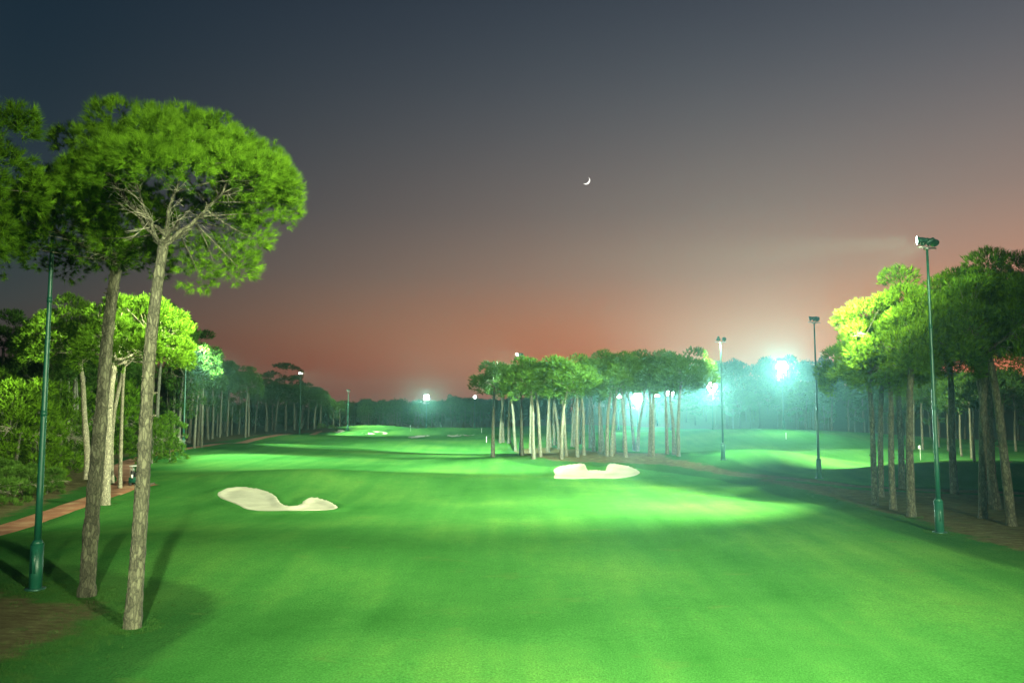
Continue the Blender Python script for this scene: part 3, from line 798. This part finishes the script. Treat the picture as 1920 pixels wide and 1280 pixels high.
# left wood
VL = [variant(400 + i, 19, (4.0, 3.4, 4.4, 3.6)[i], (6.0, 5.4, 6.5, 9.0)[i], (34, 28, 36, 34)[i], 0.27, 0.15, 5.0, 6, 0.42, 0.10, M_BARK_FAR, M_NEEDLE_FAR, seg=9, n=26, twigs=10, lean=0.7, kn=6, lo=(-0.2, -0.2, -0.3, -0.8)[i]) for i in range(4)]
edge = [(378, 838, 640, 0, 'sunlit-looking pine with twin pale trunks beside the left wood pole'), (364, 840, 655, 1, 'pale slim trunk just right of the left wood pole'),
        (371, 836, 650, 2, 'leaning pale trunk at the edge of the left wood'), (460, 820, 682, 2, 'round-topped pine with pale trunk above the bare clay patch'),
        (466, 818, 690, 1, 'thin trunk close right of the round-topped pine'), (448, 814, 690, 0, 'pine left of the round-topped one at the wood edge'),
        (294, 848, 560, 2, 'tall slanting pine behind the two big near pines'), (324, 838, 600, 1, 'thin upright pine left of the left wood pole'), (335, 842, 590, 3, 'dark bushy pine filling the gap beside the big near trunk'),
        (390, 824, 660, 1, 'pine with leaning trunk behind the lit twin pines'), (398, 822, 660, 2, 'slim pine right of the leaning one in the left wood'), (412, 820, 668, 0, 'dark pine above the thin leaning trunks of the left wood'),
        (425, 818, 672, 1, 'dim slender pine before the round-topped pine'), (354, 830, 600, 3, 'dense dark pine behind the lit twin pines'),
        (600, 803, 742, 1, 'leaning pine at the right end of the left wood'), (589, 803, 728, 2, 'pale-trunked pine next to the right end of the left wood'), (577, 804, 722, 0, 'pine with spreading lower boughs at the far left wood'),
        (565, 804, 715, 2, 'broad pine under the lit treetop of the left wood'), (552, 806, 716, 0, 'broad low pine in front of the tall dark one'), (535, 807, 722, 2, 'low wide pine over the clay bank'), (515, 809, 716, 0, 'low spreading pine left of the clay bank'), (500, 809, 720, 2, 'low dark pine right of the bare clay patch')]
for px, py, top, v, lab in edge:
    put_px(VL[v], px, py, top, lab, 'pines at the edge of the left wood', wide=1.0 if px < 495 else 1.9)
put_px(VL[3], 535, 803, 668, 'tallest dark tree of the far left wood', 'pines at the edge of the left wood', wide=1.5)
put_px(VL[3], 556, 800, 676, 'slim tree whose top right side is lit by the lamps beside it', 'pines at the edge of the left wood', wide=0.7)
# depth of the left wood
lab_dark = 'dark pine deep in the left wood behind its lit edge trees'
cnt = 0
for _ in range(400):
    D = R_.uniform(92, 300); u = R_.random()
    xe = np.interp(D, [80, 100, 140, 170, 225, 320], [-46, -52, -64, -72, -80, -88])
    x = xe - 3 - u * u * 55
    px = 960 + x / D * F
    if px < -60 or px > 610: continue
    put(VL[R_.randrange(4)], (x, D, float(H(x, D))), R_.uniform(0, 6.28), R_.uniform(0.78, 1.12), lab_dark, 'dark pines inside the left wood'); cnt += 1
    if cnt >= 72: break

# far wood line across the end of the fairway and round to the hill
n = 0
def far_tree(x, y, s, lab='tall thin pine in the dark wood line at the end of the fairway', grp=GFAR):
    global n
    n += 1
    put(VF[R_.randrange(4)], (x, y, float(H(x, y))), R_.uniform(0, 6.28), s, lab, grp)
for _ in range(78):
    px = R_.uniform(590, 960); D = R_.uniform(325, 370) if R_.random() < .6 else R_.uniform(370, 430)
    x = (px - 960) / F * D
    far_tree(x, D, R_.uniform(0.72, 0.95))
for q_, (px, top, D) in enumerate([(690, 758, 325), (730, 762, 328), (780, 757, 322), (800, 760, 330), (846, 732, 318), (852, 740, 320), (888, 735, 322), (872, 742, 330), (637, 748, 300), (625, 745, 290)]):
    put_px(VF[R_.randrange(4)], px, 800, top, 'taller pine at the far wood line, %s of those standing out from the left' % nth(sorted([690, 730, 780, 800, 846, 852, 888, 872, 637, 625]).index(px) + 1), GFAR, D=D)
lab_r = 'pine in the hazy wood below the hill behind the glaring lamps'
for _ in range(88):
    px = R_.uniform(960, 1960)
    D0 = np.interp(px, [960, 1150, 1300, 1450, 1600, 1750, 1960], [350, 370, 330, 265, 225, 190, 165])
    D = D0 + R_.random() ** 1.6 * 90
    x = (px - 960) / F * D
    far_tree(x, D, R_.uniform(0.85, 1.1), lab_r, 'pines of the hazy wood under the hill')
for px, top, D in [(1510, 708, 232), (1560, 702, 226), (1590, 704, 224), (1530, 710, 240), (1620, 705, 225), (1655, 700, 220)]:
    put_px(VF[R_.choice([0, 2])], px, 800, top, 'rounded crown in front of the hill wood, %s from the left' % nth(sorted([1510, 1560, 1590, 1530, 1620, 1655]).index(px) + 1), 'rounded crowns in front of the hill', D=D, wide=1.15)
# hill wood: one mass
rngh = np.random.default_rng(77)
Vs, Ts, As, off = [], [], [], 0
hl = []
for _ in range(520):
    x = rngh.uniform(40, 420); y = rngh.uniform(350, 520)
    hgt = rngh.uniform(10, 15)
    hl.append([x, y, float(H(x, y)) + hgt - 3, rngh.uniform(3, 4.6)])
for _ in range(420):
    x = rngh.uniform(-330, 60); y = rngh.uniform(372, 500)
    hl.append([x, y, float(H(x, y)) + rngh.uniform(7, 11) - 3, rngh.uniform(3, 4.6)])
hl = np.array(hl)
V, T, va = needles(hl, (100, 420, -40), 1.3, 3, 1.0, 0.45, rngh, flat=1.1)
setp(mesh_obj('distant_woods', fast_mesh('distant_woods', V, T, None, M_NEEDLE_FAR, False, {'v': ('FACE', va)})), 'dark wooded hillside closing the view behind the lamps', 'woods', kind='stuff')
mbt = MB()
for l in hl:
    mbt.tube(np.array([[l[0], l[1], float(H(l[0], l[1])) - 0.5], [l[0], l[1], l[2]]]), [0.25, 0.15], 4, cap=False)
setp(mesh_obj('distant_woods_trunks', mbt.mesh('distant_woods_trunks', M_BARK_FAR)), 'trunks of the wooded hillside behind the lamps', 'woods', kind='stuff')

# bushy young pines and shrubs on the left
VB = [variant(500 + i, 8.5, (3.2, 2.7)[i], (6.6, 6.8)[i], (40, 34)[i], 0.16, 0.09, 7, 7, 0.34, 0.07, M_BARK_FAR, M_NEEDLE, seg=8, n=20, twigs=60, lean=0.2, lo=-0.35, rl=0.27, name='young_pine', cat='young pine', kn=0, droop=-0.25) for i in range(2)]
for px, D, top, v, lab in [(30, 78, 690, 0, 'bushy young pine mass at the left edge above the shrubs'), (-20, 84, 660, 1, 'young pine half outside the left edge'), (115, 92, 715, 1, 'bushy young pine with bare grey twigs between pole and bright trunk'),
                           (75, 96, 700, 0, 'young pine behind the near green pole'), (285, 105, 770, 0, 'small bright-green young pine against the tall near trunk'), (318, 112, 760, 1, 'little young pine right of the big near trunk'),
                           (150, 118, 690, 1, 'young pine deep behind the curved pale trunk'), (205, 126, 700, 0, 'young pine seen between the pale trunks'), (250, 130, 690, 1, 'young pine right of the slim pale trunk'), (0, 110, 650, 0, 'tall young pine at the far left edge'), (55, 125, 640, 1, 'tall young pine behind the left pole')]:
    put_px(VB[v], px, 860, top, lab, 'young pines under the left wood', D=D)
VS = [variant(520 + i, 3.0, (1.6, 1.3)[i], (2.6, 2.7)[i], (22, 18)[i], 0.06, 0.035, 22, 9, 0.26, 0.035, M_BARK_FAR, M_SHRUB, seg=6, n=10, twigs=20, lean=0.05, lo=-0.2, rl=0.30, name='pine_shrub', cat='shrub', kn=0, droop=-0.2) for i in range(2)]
for px, py, top, v, lab in [(28, 938, 862, 0, 'pale green pine shrub with visible stems at the left edge'), (-12, 950, 850, 1, 'shrub half cut off by the left edge'), (88, 925, 868, 0, 'shrub right of the near green pole'), (60, 915, 856, 1, 'shrub hidden behind the near green pole'), (8, 915, 850, 0, 'pale shrub behind the left-edge shrubs')]:
    put_px(VS[v], px, py, top, lab, 'pine shrubs beside the clay path', wide=1.05)
for px, py, top, lab in [(603, 803, 792, 'small grey-green shrub left of the pale far bunker'), (621, 804, 795, 'feathery shrub right beside the pale far bunker')]:
    put_px(VS[0], px, py, top, lab, 'shrubs by the far bunker', wide=1.5)

# ------------------------------------------------------------------ floodlight poles
LIGHT_COL = (0.80, 1.0, 0.72)
def octo(mb, z0, z1, r0, r1, seg=8, ang=math.pi / 8):
    mb.tube(np.array([[0, 0, z0], [0, 0, z1]]), [r0, r1], seg)
def spot_light(parent, loc, aim_world, base, power, cone, col, blend=1.0, rad=0.5):
    ld = bpy.data.lights.new('floodlight_beam', 'SPOT')
    ld.energy = power; ld.spot_size = R(cone); ld.spot_blend = blend; ld.shadow_soft_size = rad; ld.color = col
    lo = bpy.data.objects.new('floodlight_beam', ld); C.objects.link(lo); lo.parent = parent
    lo.location = loc
    d = Vector(aim_world) - (Vector(base) + Vector(loc))
    lo.rotation_euler = d.to_track_quat('-Z', 'Y').to_euler()
    return lo
def lamp_head(parent, base, loc, aim, lit, big=1.0):
    """round floodlight: finned back, flared reflector, rim, glass; aims from loc (local) to aim (world)"""
    d = np.array(aim, float) - (np.array(base) + np.array(loc)); d = d / np.linalg.norm(d)
    q = Vector(d).to_track_quat('Z', 'Y').to_matrix()
    M = np.array(q)
    loc = np.array(loc, float); s = big
    mb = MB()
    prof = [(-0.34, 0.06), (-0.32, 0.12), (-0.16, 0.14), (-0.10, 0.17), (0.10, 0.27), (0.16, 0.29), (0.165, 0.29)]
    Pz = np.array([[0, 0, a * s] for a, _ in prof]); rr = np.array([b * s for _, b in prof])
    seg = 16; th = np.arange(seg) / seg * 2 * math.pi
    V = np.stack([np.outer(rr, np.cos(th)), np.outer(rr, np.sin(th)), np.repeat(Pz[:, 2:3], seg, 1)], -1).reshape(-1, 3)
    i = np.arange(len(prof) - 1)[:, None] * seg; j = np.arange(seg)[None]; j2 = (j + 1) % seg
    qd = np.stack([i + j, i + j2, i + seg + j2, i + seg + j], -1).reshape(-1, 4)
    mb.add(V @ M.T + loc, qd)
    mb.add(np.vstack([V[:seg], [[0, 0, Pz[0, 2]]]]) @ M.T + loc, (), [[(k + 1) % seg, k, seg] for k in range(seg)])
    head = mesh_obj('lamp_head', mb.mesh('lamp_head', M_HOUSING, True), parent)
    g = MB()
    V = np.stack([0.27 * s * np.cos(th), 0.27 * s * np.sin(th), np.full(seg, 0.15 * s)], -1)
    V = np.vstack([V, [[0, 0, 0.20 * s]]])
    g.add(V @ M.T + loc, (), [[k, (k + 1) % seg, seg] for k in range(seg)])
    mesh_obj('lamp_glass', g.mesh('lamp_glass', M_LENS if lit else M_LENS_SOFT, True), head)
    b = MB(); c = loc - np.array([0, 0, 0.0])
    b.tube(np.array([c + M @ np.array([0.2 * s, 0, -0.05]), c + M @ np.array([0.2 * s, 0, -0.05]) * 0.5 + np.array([0, 0, -0.2 * s]) , np.array([loc[0], loc[1], loc[2] - 0.36 * s])]), 0.02, 5)
    mesh_obj('yoke', b.mesh('yoke', M_STEEL), head)
    return head
def flood_pole(base, Hh, label, heads, facing=0.0, group='green floodlight poles', big=1.0, box_h=1.9, rscale=1.0, rad=0.5):
    """heads: (offset along crossarm, aim point, lit, power, cone, colour)"""
    root = empty('floodlight_pole', tuple(base), 0, label, 'floodlight pole', group)
    mb = MB(); octo(mb, -0.3, box_h, 0.27 * rscale, 0.27 * rscale); octo(mb, box_h, box_h + 0.2, 0.28 * rscale, 0.17 * rscale)
    o = mesh_obj('base_cabinet', mb.mesh('base_cabinet', M_POLE), root)
    dm = MB(); a = -0.15
    dm.box((0, -0.245 * rscale, box_h * 0.62), (0.20 * rscale, 0.03, box_h * 0.5)); mesh_obj('cabinet_door', dm.mesh('cabinet_door', M_POLE), o)
    fm = MB(); octo(fm, -0.05, 0.06, 0.42 * rscale, 0.42 * rscale, 12); mesh_obj('base_plate', fm.mesh('base_plate', M_HOUSING), root)
    mb = MB(); P = np.array([[0, 0, z] for z in np.linspace(box_h + 0.2, Hh - 0.45, 8)])
    mb.tube(P, np.linspace(0.145, 0.07, 8) * rscale, 12)
    mesh_obj('shaft', mb.mesh('shaft', M_POLE, True), root)
    for zc in (Hh * 0.42, Hh * 0.7):
        jm = MB(); jm.tube(np.array([[0, 0, zc - 0.12], [0, 0, zc + 0.12]]), 0.158 * rscale - 0.0045 * rscale * (zc - 2), 12); mesh_obj('shaft_joint', jm.mesh('shaft_joint', M_POLE, True), root)
    c, s = math.cos(facing), math.sin(facing)
    am = MB(); am.box((0, 0, Hh - 0.42), (1.5 * big, 0.09, 0.09), rotz(facing)); am.box((0, 0, Hh - 0.5), (0.3, 0.3, 0.1), rotz(facing))
    mesh_obj('crossarm', am.mesh('crossarm', M_STEEL), root)
    for off, aim, lit, power, cone, col in heads:
        loc = (off * c, off * s, Hh)
        lamp_head(root, base, loc, aim, lit, big)
        if power:
            d = np.array(aim, float) - (np.array(base) + np.array(loc)); d /= np.linalg.norm(d)
            spot_light(root, tuple(np.array(loc) + d * 0.3 * big), aim, base, power, cone, col, rad=rad)
    return root
K = 5.2e4
WARMG = (0.92, 1.0, 0.62); MIDG = (0.78, 1.0, 0.72); COOLG = (0.55, 1.0, 0.88)
def G3(x, y): return (x, y, float(H(x, y)))
# near right pole: seen at the right edge of the fairway
b = ground(1762, 998); b = np.array(b)
flood_pole(b, height_to(452, b[1], b[2]), 'nearest right floodlight pole with four lamp heads above the pines',
           [(-0.6, (-39, 70, 17.0), True, 90 * K, 15, WARMG), (-0.2, (10, 130, 13), False, 3.5 * K, 30, MIDG), (0.2, (-12, 86, 0), False, 9 * K, 96, WARMG), (0.6, (54, 80, 0), False, 0.05 * K, 90, MIDG)], facing=0.35)
b = ground(1536, 896)
flood_pole(b, height_to(597, b[1], b[2]), 'second pole on the right, twin lamp heads against the orange sky',
           [(-0.4, (-44, 122, 0), False, 16 * K, 44, MIDG), (0.0, (0, 105, 0), False, 1.0 * K, 100, MIDG), (0.3, (75, 128, 0), False, 7.0 * K, 100, WARMG)], facing=0.3)
b = ground(1356, 861)
flood_pole(b, height_to(635, b[1], b[2]), 'third pole with one bright lamp, standing past the clump',
           [(-0.3, (28, 112, 0), False, 1.2 * K, 100, MIDG), (0.45, (62, 170, 0), True, 4.5 * K, 100, WARMG)], facing=0.2)
b = ground(976, 852)
flood_pole(b, height_to(664, b[1], b[2]), 'pole hidden among the clump pines, bright lamp peeking above them',
           [(-0.45, (-26, 118, 0), True, 1.5 * K, 110, MIDG), (0.0, (-60, 160, 15), False, 5 * K, 20, WARMG), (0.3, (-30, 215, 0), False, 12.0 * K, 100, MIDG)], facing=0.2)
b = ground(66, 1104)
flood_pole(b, 18.0, 'near left pole rising in front of the dark wood',
           [(-0.3, (-2, 80, 0), False, 0, 100, MIDG), (0.3, (-8, 70, 0), False, 0, 11, WARMG), (0.0, (-41, 68, 1), False, 2.2 * K, 46, WARMG)], facing=0.4)
b = ground(343, 846)
flood_pole(b, height_to(650, b[1], b[2]), 'pole at the edge of the left wood with small lamps',
           [(-0.35, (-16, 184, 0), False, 6.0 * K, 66, MIDG), (0.35, (-33, 110, 0), False, 3.6 * K, 66, MIDG)], facing=0.2)
b = ground(652, 808)
flood_pole(b, height_to(731, b[1], b[2]), 'slim far pole alone against the sky left of the far green',
           [(-0.3, (-25, 335, 0), False, 2 * K, 120, MIDG), (0.3, (-60, 330, 0), False, 0.6 * K, 100, MIDG)], facing=0.2, rscale=1.4)
p = at_depth(562, 800, 255); b = np.array([p[0], 255, float(H(p[0], 255))])
flood_pole(b, height_to(699, b[1], b[2]), 'lamp cluster showing beside the lit treetop of the left wood',
           [(-0.5, (-30, 230, 0), True, 0.6 * K, 80, MIDG), (0, (-15, 262, 0), False, 8 * K, 100, MIDG), (0.5, (-64, 257, 15), False, 0.02 * K, 120, WARMG)], facing=0.2)
# poles behind the viewpoint that light the near fairway
for (x, y), label, hs in [((27, -12), 'pole out of view behind on the right lighting the near turf', [(-0.3, (8, 24, 0), 3.9 * K, 82, WARMG), (0.3, (-10.0, 28.7, 15.3), 3.1 * K, 21, WARMG), (0, (8, 56, 0), 3.6 * K, 56, WARMG)]),
                          ((7, -30), 'pole out of view straight behind lighting the fairway', [(-0.3, (-1, 74, 0), 17.0 * K, 41, WARMG), (0.3, (9, 120, 14), 4.0 * K, 22, MIDG)]),
                          ((-24, -22), 'pole out of view behind on the left lighting the fairway', [(-0.3, (14, 40, 0), 0.9 * K, 70, MIDG), (0.3, (26, 58, 16.0), 60 * K, 7, WARMG)])]:
    flood_pole(G3(x, y), 18.0, label, [(o_, a_, True, p_, c_, l_) for o_, a_, p_, c_, l_ in hs], facing=0.2, group='poles out of view', big=1.6, rad=0.9)
# glaring lamps facing the camera; extra oversized heads stand in for their bloom
def glare(px, py, D, label, halo, flood, rows=2, cols=3, ground_py=820, big=1.5, aim=(0, 60, 0)):
    """a mast whose lamp array, enlarged to give the bloom, faces the viewer: one head of it throws the halo, one washes the turf below"""
    p = at_depth(px, ground_py, D); b = np.array([p[0], D, float(H(p[0], D))])
    hh = height_to(py, D, b[2]) - (rows - 1) * 0.27 * big
    cols_of = {1: [cols], 2: [cols, cols], 3: [cols - 1, cols, cols - 1]}[rows]
    root = flood_pole(b, hh, label, [((i - (cols_of[0] - 1) / 2) * 0.6 * big, (0, 0, 8), True, 0, 0, COOLG) for i in range(cols_of[0])], facing=0.0, group='lamps glaring towards the viewer', big=big, rscale=1.2)
    for r_ in range(1, rows):
        am = MB(); am.box((0, 0, hh + 0.54 * big * r_ - 0.36), (0.6 * big * cols_of[r_], 0.09, 0.09)); am.box((0, 0.1, hh + 0.54 * big * r_ - 0.6), (0.12, 0.12, 0.6 * big))
        mesh_obj('crossarm', am.mesh('crossarm', M_STEEL), root)
        for i in range(cols_of[r_]):
            lamp_head(root, b, ((i - (cols_of[r_] - 1) / 2) * 0.6 * big, 0, hh + 0.54 * big * r_), (0, 0, 8), True, big)
    u = unit(np.array([0, 0, 8.0]) - b)
    if halo: spot_light(root, (u[0] * .6, u[1] * .6, hh + 0.4), (0, 0, 9), b, halo, 20, (0.7, 1.0, 0.88), blend=1.0, rad=0.5)
    if flood: spot_light(root, (u[0] * .6, u[1] * .6, hh), (b[0] * 0.85, D - 30, 0), b, flood, 84, (0.62, 1.0, 0.7), blend=1.0, rad=0.5)
glare(1470, 688, 192, 'brightest glaring lamp above the hill wood', 6 * K, 1.4 * K, 3, 3, big=1.7)
glare(1337, 725, 235, 'glaring lamp beside the third pole', 5.5 * K, 1.4 * K, 3, 3, big=1.7)
glare(1196, 747, 215, 'big glaring lamp between the clump trunks', 7 * K, 2.2 * K, 3, 3, big=1.7)
glare(1258, 737, 290, 'glaring lamp against the right-end trunks of the clump', 2.4 * K, 1.0 * K, 2, 3)
glare(1233, 742, 330, 'small lamp between the right-hand clump trunks', 0.8 * K, 0, 1, 2)
glare(1160, 744, 300, 'small lamp left of the big glaring one', 0.8 * K, 0, 1, 3)
glare(799, 745, 312, 'starry lamp over the far wood line', 0.7 * K, 1.2 * K, 2, 2)
glare(890, 744, 316, 'tiny lamp in front of the far trees', 0.05 * K, 0, 1, 1, big=2.0)

# ------------------------------------------------------------------ long grass round the trunks and along the rough
rg = np.random.default_rng(9)
pts = []
for (cx_, cy_), n_, r_ in [((bA[0], bA[1]), 90, 0.9), ((bB[0], bB[1]), 110, 1.1), (tuple(ground(66, 1104)[:2]), 90, 1.0), (tuple(ground(1762, 998)[:2]), 60, 0.8), (tuple(ground(1709, 968)[:2]), 40, 0.8), (tuple(ground(197, 946)[:2]), 40, 0.9)]:
    a_ = rg.uniform(0, 6.28, n_); q_ = r_ * np.sqrt(rg.random(n_)) + 0.2
    pts.append(np.column_stack([cx_ + q_ * np.cos(a_), cy_ + q_ * np.sin(a_)]))
for k, nn in ((0, 2200), (1, 1500)):
    p_ = DIRT[k]; q_ = np.roll(p_, -1, 0); ln_ = np.linalg.norm(q_ - p_, axis=1)
    e_ = rg.choice(len(p_), nn, p=ln_ / ln_.sum()); t_ = rg.random(nn)[:, None]
    c_ = p_[e_] * (1 - t_) + q_[e_] * t_ + rg.normal(0, 0.9, (nn, 2))
    c_ = c_[(c_[:, 1] > 16) & (c_[:, 1] < 90) & (np.abs(c_[:, 0]) < c_[:, 1] * 0.75)]
    pts.append(c_)
pts = np.concatenate(pts); kb = 16
P_ = np.repeat(pts, kb, 0) + rg.normal(0, 0.09, (len(pts) * kb, 2))
z_ = H_BASE(P_[:, 0], P_[:, 1]) - 0.02
Dg = unit(np.column_stack([rg.normal(0, 0.45, (len(P_), 2)), np.ones(len(P_))])) * rg.uniform(0.04, 0.13, len(P_))[:, None]
Sg = unit(np.cross(Dg, rg.standard_normal((len(P_), 3)))) * 0.008
B_ = np.column_stack([P_, z_])
Vg = np.stack([B_ - Sg, B_ + Sg, B_ + Dg], 1).reshape(-1, 3)
mg = fast_mesh('rough_grass', Vg, np.arange(len(Vg)).reshape(-1, 3), None, foliage_mat('long_grass', (0.02, 0.075, 0.012), (0.06, 0.14, 0.025)), False, {'v': ('FACE', np.clip(rg.normal(.5, .25, len(P_)), 0, 1))})
setp(mesh_obj('rough_grass', mg), 'long tufted grass round trunk feet and the edges of the bare ground', 'grass', kind='stuff')

# ------------------------------------------------------------------ flags and markers
def flag(px, py, hgt, label, D=None, cloth=(0.8, 0.8, 0.75)):
    b = ground(px, py)
    root = empty('flagstick', tuple(b), 0, label, 'golf flag', None)
    mb = MB(); mb.tube(np.array([[0, 0, -0.1], [0, 0, hgt]]), 0.03, 6); mesh_obj('stick', mb.mesh('stick', M_WHITE), root)
    fm = MB(); xs_ = np.linspace(0, 0.26, 6)
    for w in (-0.008, 0.008): pass
    V = [];
    for k, x in enumerate(xs_):
        for z in (hgt, hgt - 0.42): V += [[-x, 0.06 * math.sin(k * 1.3) - 0.012, z - x * 0.5], [-x, 0.06 * math.sin(k * 1.3) + 0.012, z - x * 0.5]]
    Q = []
    for k in range(5):
        a = k * 4; Q += [[a, a + 2, a + 6, a + 4], [a + 1, a + 5, a + 7, a + 3], [a, a + 4, a + 5, a + 1], [a + 2, a + 3, a + 7, a + 6]]
    fm.add(np.array(V), Q); mesh_obj('cloth', fm.mesh('cloth', M_WHITE, True), root)
flag(770, 808, 1.9, 'small white flag on the far green before the wood')
flag(1726, 862, 2.2, 'white flag on the lit green between the right-hand pines')
def marker(px, py, h, label):
    b = ground(px, py); mb = MB(); mb.tube(np.array([[0, 0, -0.1], [0, 0, h]]), [0.07, 0.06], 8); mb.tube(np.array([[0, 0, h], [0, 0, h + 0.08]]), [0.08, 0.03], 8)
    o = mesh_obj('marker_post', mb.mesh('marker_post', M_WHITE)); o.location = tuple(b); setp(o, label, 'marker post', 'white marker posts')
marker(903, 812, 1.5, 'white post beyond the far wavy bunker')
marker(912, 829, 1.3, 'white post on the slope left of the lone front pine')
marker(1474, 823, 1.3, 'white post on the far mound under the hill wood')

# ------------------------------------------------------------------ golf cart on the path
b = ground(258, 909)
cart = empty('golf_cart', tuple(b + np.array([0, 0, 0.02])), R(12), 'green golf cart with white roof half hidden by the near trunk', 'golf cart')
m = MB()                                                # tub: floor, cowl, rear body
m.box((0, 0, 0.36), (1.16, 2.2, 0.12)); m.box((0, 0.95, 0.62), (1.10, 0.45, 0.42), rotx(0.25)); m.box((0, -0.62, 0.60), (1.16, 0.9, 0.38)); m.box((0, -1.08, 0.50), (1.0, 0.12, 0.24))
mesh_obj('body', m.mesh('body', M_CARTGREEN), cart)
m = MB(); m.box((0, -0.32, 0.84), (1.04, 0.48, 0.10)); mesh_obj('seat', m.mesh('seat', M_BLACK), cart)
m = MB(); m.box((0, -0.58, 1.08), (1.04, 0.10, 0.40), rotx(0.15)); mesh_obj('backrest', m.mesh('backrest', M_BLACK), cart)
m = MB(); m.box((0, -0.05, 1.84), (1.22, 1.75, 0.06)); m.box((0, -0.05, 1.885), (1.10, 1.6, 0.035)); mesh_obj('roof', m.mesh('roof', M_WHITE), cart)
for x in (-0.54, 0.54):
    for y0, y1 in ((0.85, 0.70), (-0.75, -0.70)):
        m = MB(); m.tube(np.array([[x, y0, 0.75], [x, y1, 1.81]]), 0.022, 8); mesh_obj('roof_post', m.mesh('roof_post', M_STEEL), cart)
for x in (-0.5, 0.5):
    for y in (-0.72, 0.82):
        m = MB(); m.tube(np.array([[x - 0.1, y, 0.22], [x + 0.1, y, 0.22]]), 0.225, 20); w = mesh_obj('wheel', m.mesh('wheel', M_BLACK), cart)
        m = MB(); m.tube(np.array([[x - 0.106, y, 0.22], [x + 0.106, y, 0.22]]), 0.11, 14); mesh_obj('hub_cap', m.mesh('hub_cap', M_STEEL), w)
m = MB(); th = np.linspace(0, 2 * math.pi, 17); m.tube(np.stack([-0.26 + 0.17 * np.cos(th), 0.42 + 0.06 * np.sin(th), 1.05 + 0.16 * np.sin(th)], -1), 0.015, 6, cap=False)
m.tube(np.array([[-0.26, 0.42, 1.05], [-0.26, 0.75, 0.75]]), 0.02, 6); mesh_obj('steering_wheel', m.mesh('steering_wheel', M_BLACK), cart)
Mz = rotz(R(12))
for x, lab in ((-0.27, 'dark golf bag with clubs on the left rear of the cart'), (0.27, 'dark golf bag with clubs on the right rear of the cart')):
    loc = b + Mz @ np.array([x, -0.98, 0.64])
    bag = empty('golf_bag', tuple(loc), R(12), lab, 'golf bag', 'golf bags on the cart')
    m = MB(); m.tube(np.array([[0, 0, 0], [0, 0, 0.05], [0, -0.02, 0.75], [0, -0.02, 0.8]]), [0.12, 0.13, 0.145, 0.15], 12); mesh_obj('bag_body', m.mesh('bag_body', M_BLACK, True), bag)
    m = MB(); m.box((0, -0.15, 0.3), (0.16, 0.08, 0.3)); mesh_obj('pocket', m.mesh('pocket', M_WHITE), bag)
    for k in range(5):
        a = k * 1.25; m = MB(); x0, y0 = 0.07 * math.cos(a), 0.07 * math.sin(a) - 0.02
        m.tube(np.array([[x0, y0, 0.7], [x0 * 1.3, y0 * 1.3, 1.02 + 0.03 * k]]), 0.012, 5); m.box((x0 * 1.3, y0 * 1.3 - 0.03, 1.05 + 0.03 * k), (0.03, 0.10, 0.06)); mesh_obj('golf_club', m.mesh('golf_club', M_STEEL), bag)

# ------------------------------------------------------------------ moon: thin waxing crescent, far outside the haze
def crescent():
    n = 28; m = MB(); V = []
    a = np.linspace(-math.pi / 2, math.pi / 2, n)
    for k in range(n):
        oc, os_ = math.cos(a[k]), math.sin(a[k])
        for r_, y in ((1.0, 0.0), (1.0, 0.0)): pass
        xo, xi = oc * 1.0, oc * 0.62
        V += [[xo, -0.15, os_], [xo, 0.15, os_], [xi, 0.15, os_], [xi, -0.15, os_]]
    Q = []
    for k in range(n - 1):
        s0 = k * 4
        for j in range(4): Q.append([s0 + j, s0 + (j + 1) % 4, s0 + 4 + (j + 1) % 4, s0 + 4 + j])
    m.add(np.array(V), Q)
    return m.mesh('moon', lens_mat('moonlight', 1.6, (1.0, 0.96, 0.88)), True)
Dm = 3000
pm = at_depth(1099, 338.5, Dm)
mo = mesh_obj('moon', crescent()); mo.location = tuple(pm); mo.scale = (7.6 / F * Dm,) * 3
mo.rotation_euler = (0, R(40), 0)
setp(mo, 'thin bright crescent moon in the grey dusk sky', 'moon')

# ------------------------------------------------------------------ haze
hz = MB(); hz.box((20, 330, 19.5 - 3), (1500, 1100, 39 + 6))
hm, hnt, ho = newmat('haze')
pv = N(hnt, 'ShaderNodeVolumePrincipled')
pv.inputs['Color'].default_value = (0.45, 0.95, 0.97, 1)
pv.inputs['Density'].default_value = 0.0003
pv.inputs['Anisotropy'].default_value = 0.82
pv.inputs['Density Attribute'].default_value = ''
hnt.links.new(pv.outputs[0], ho.inputs['Volume'])
try:
    hm.cycles.homogeneous_volume = True
except Exception: pass
setp(mesh_obj('haze', hz.mesh('haze', hm)), kind='stuff')
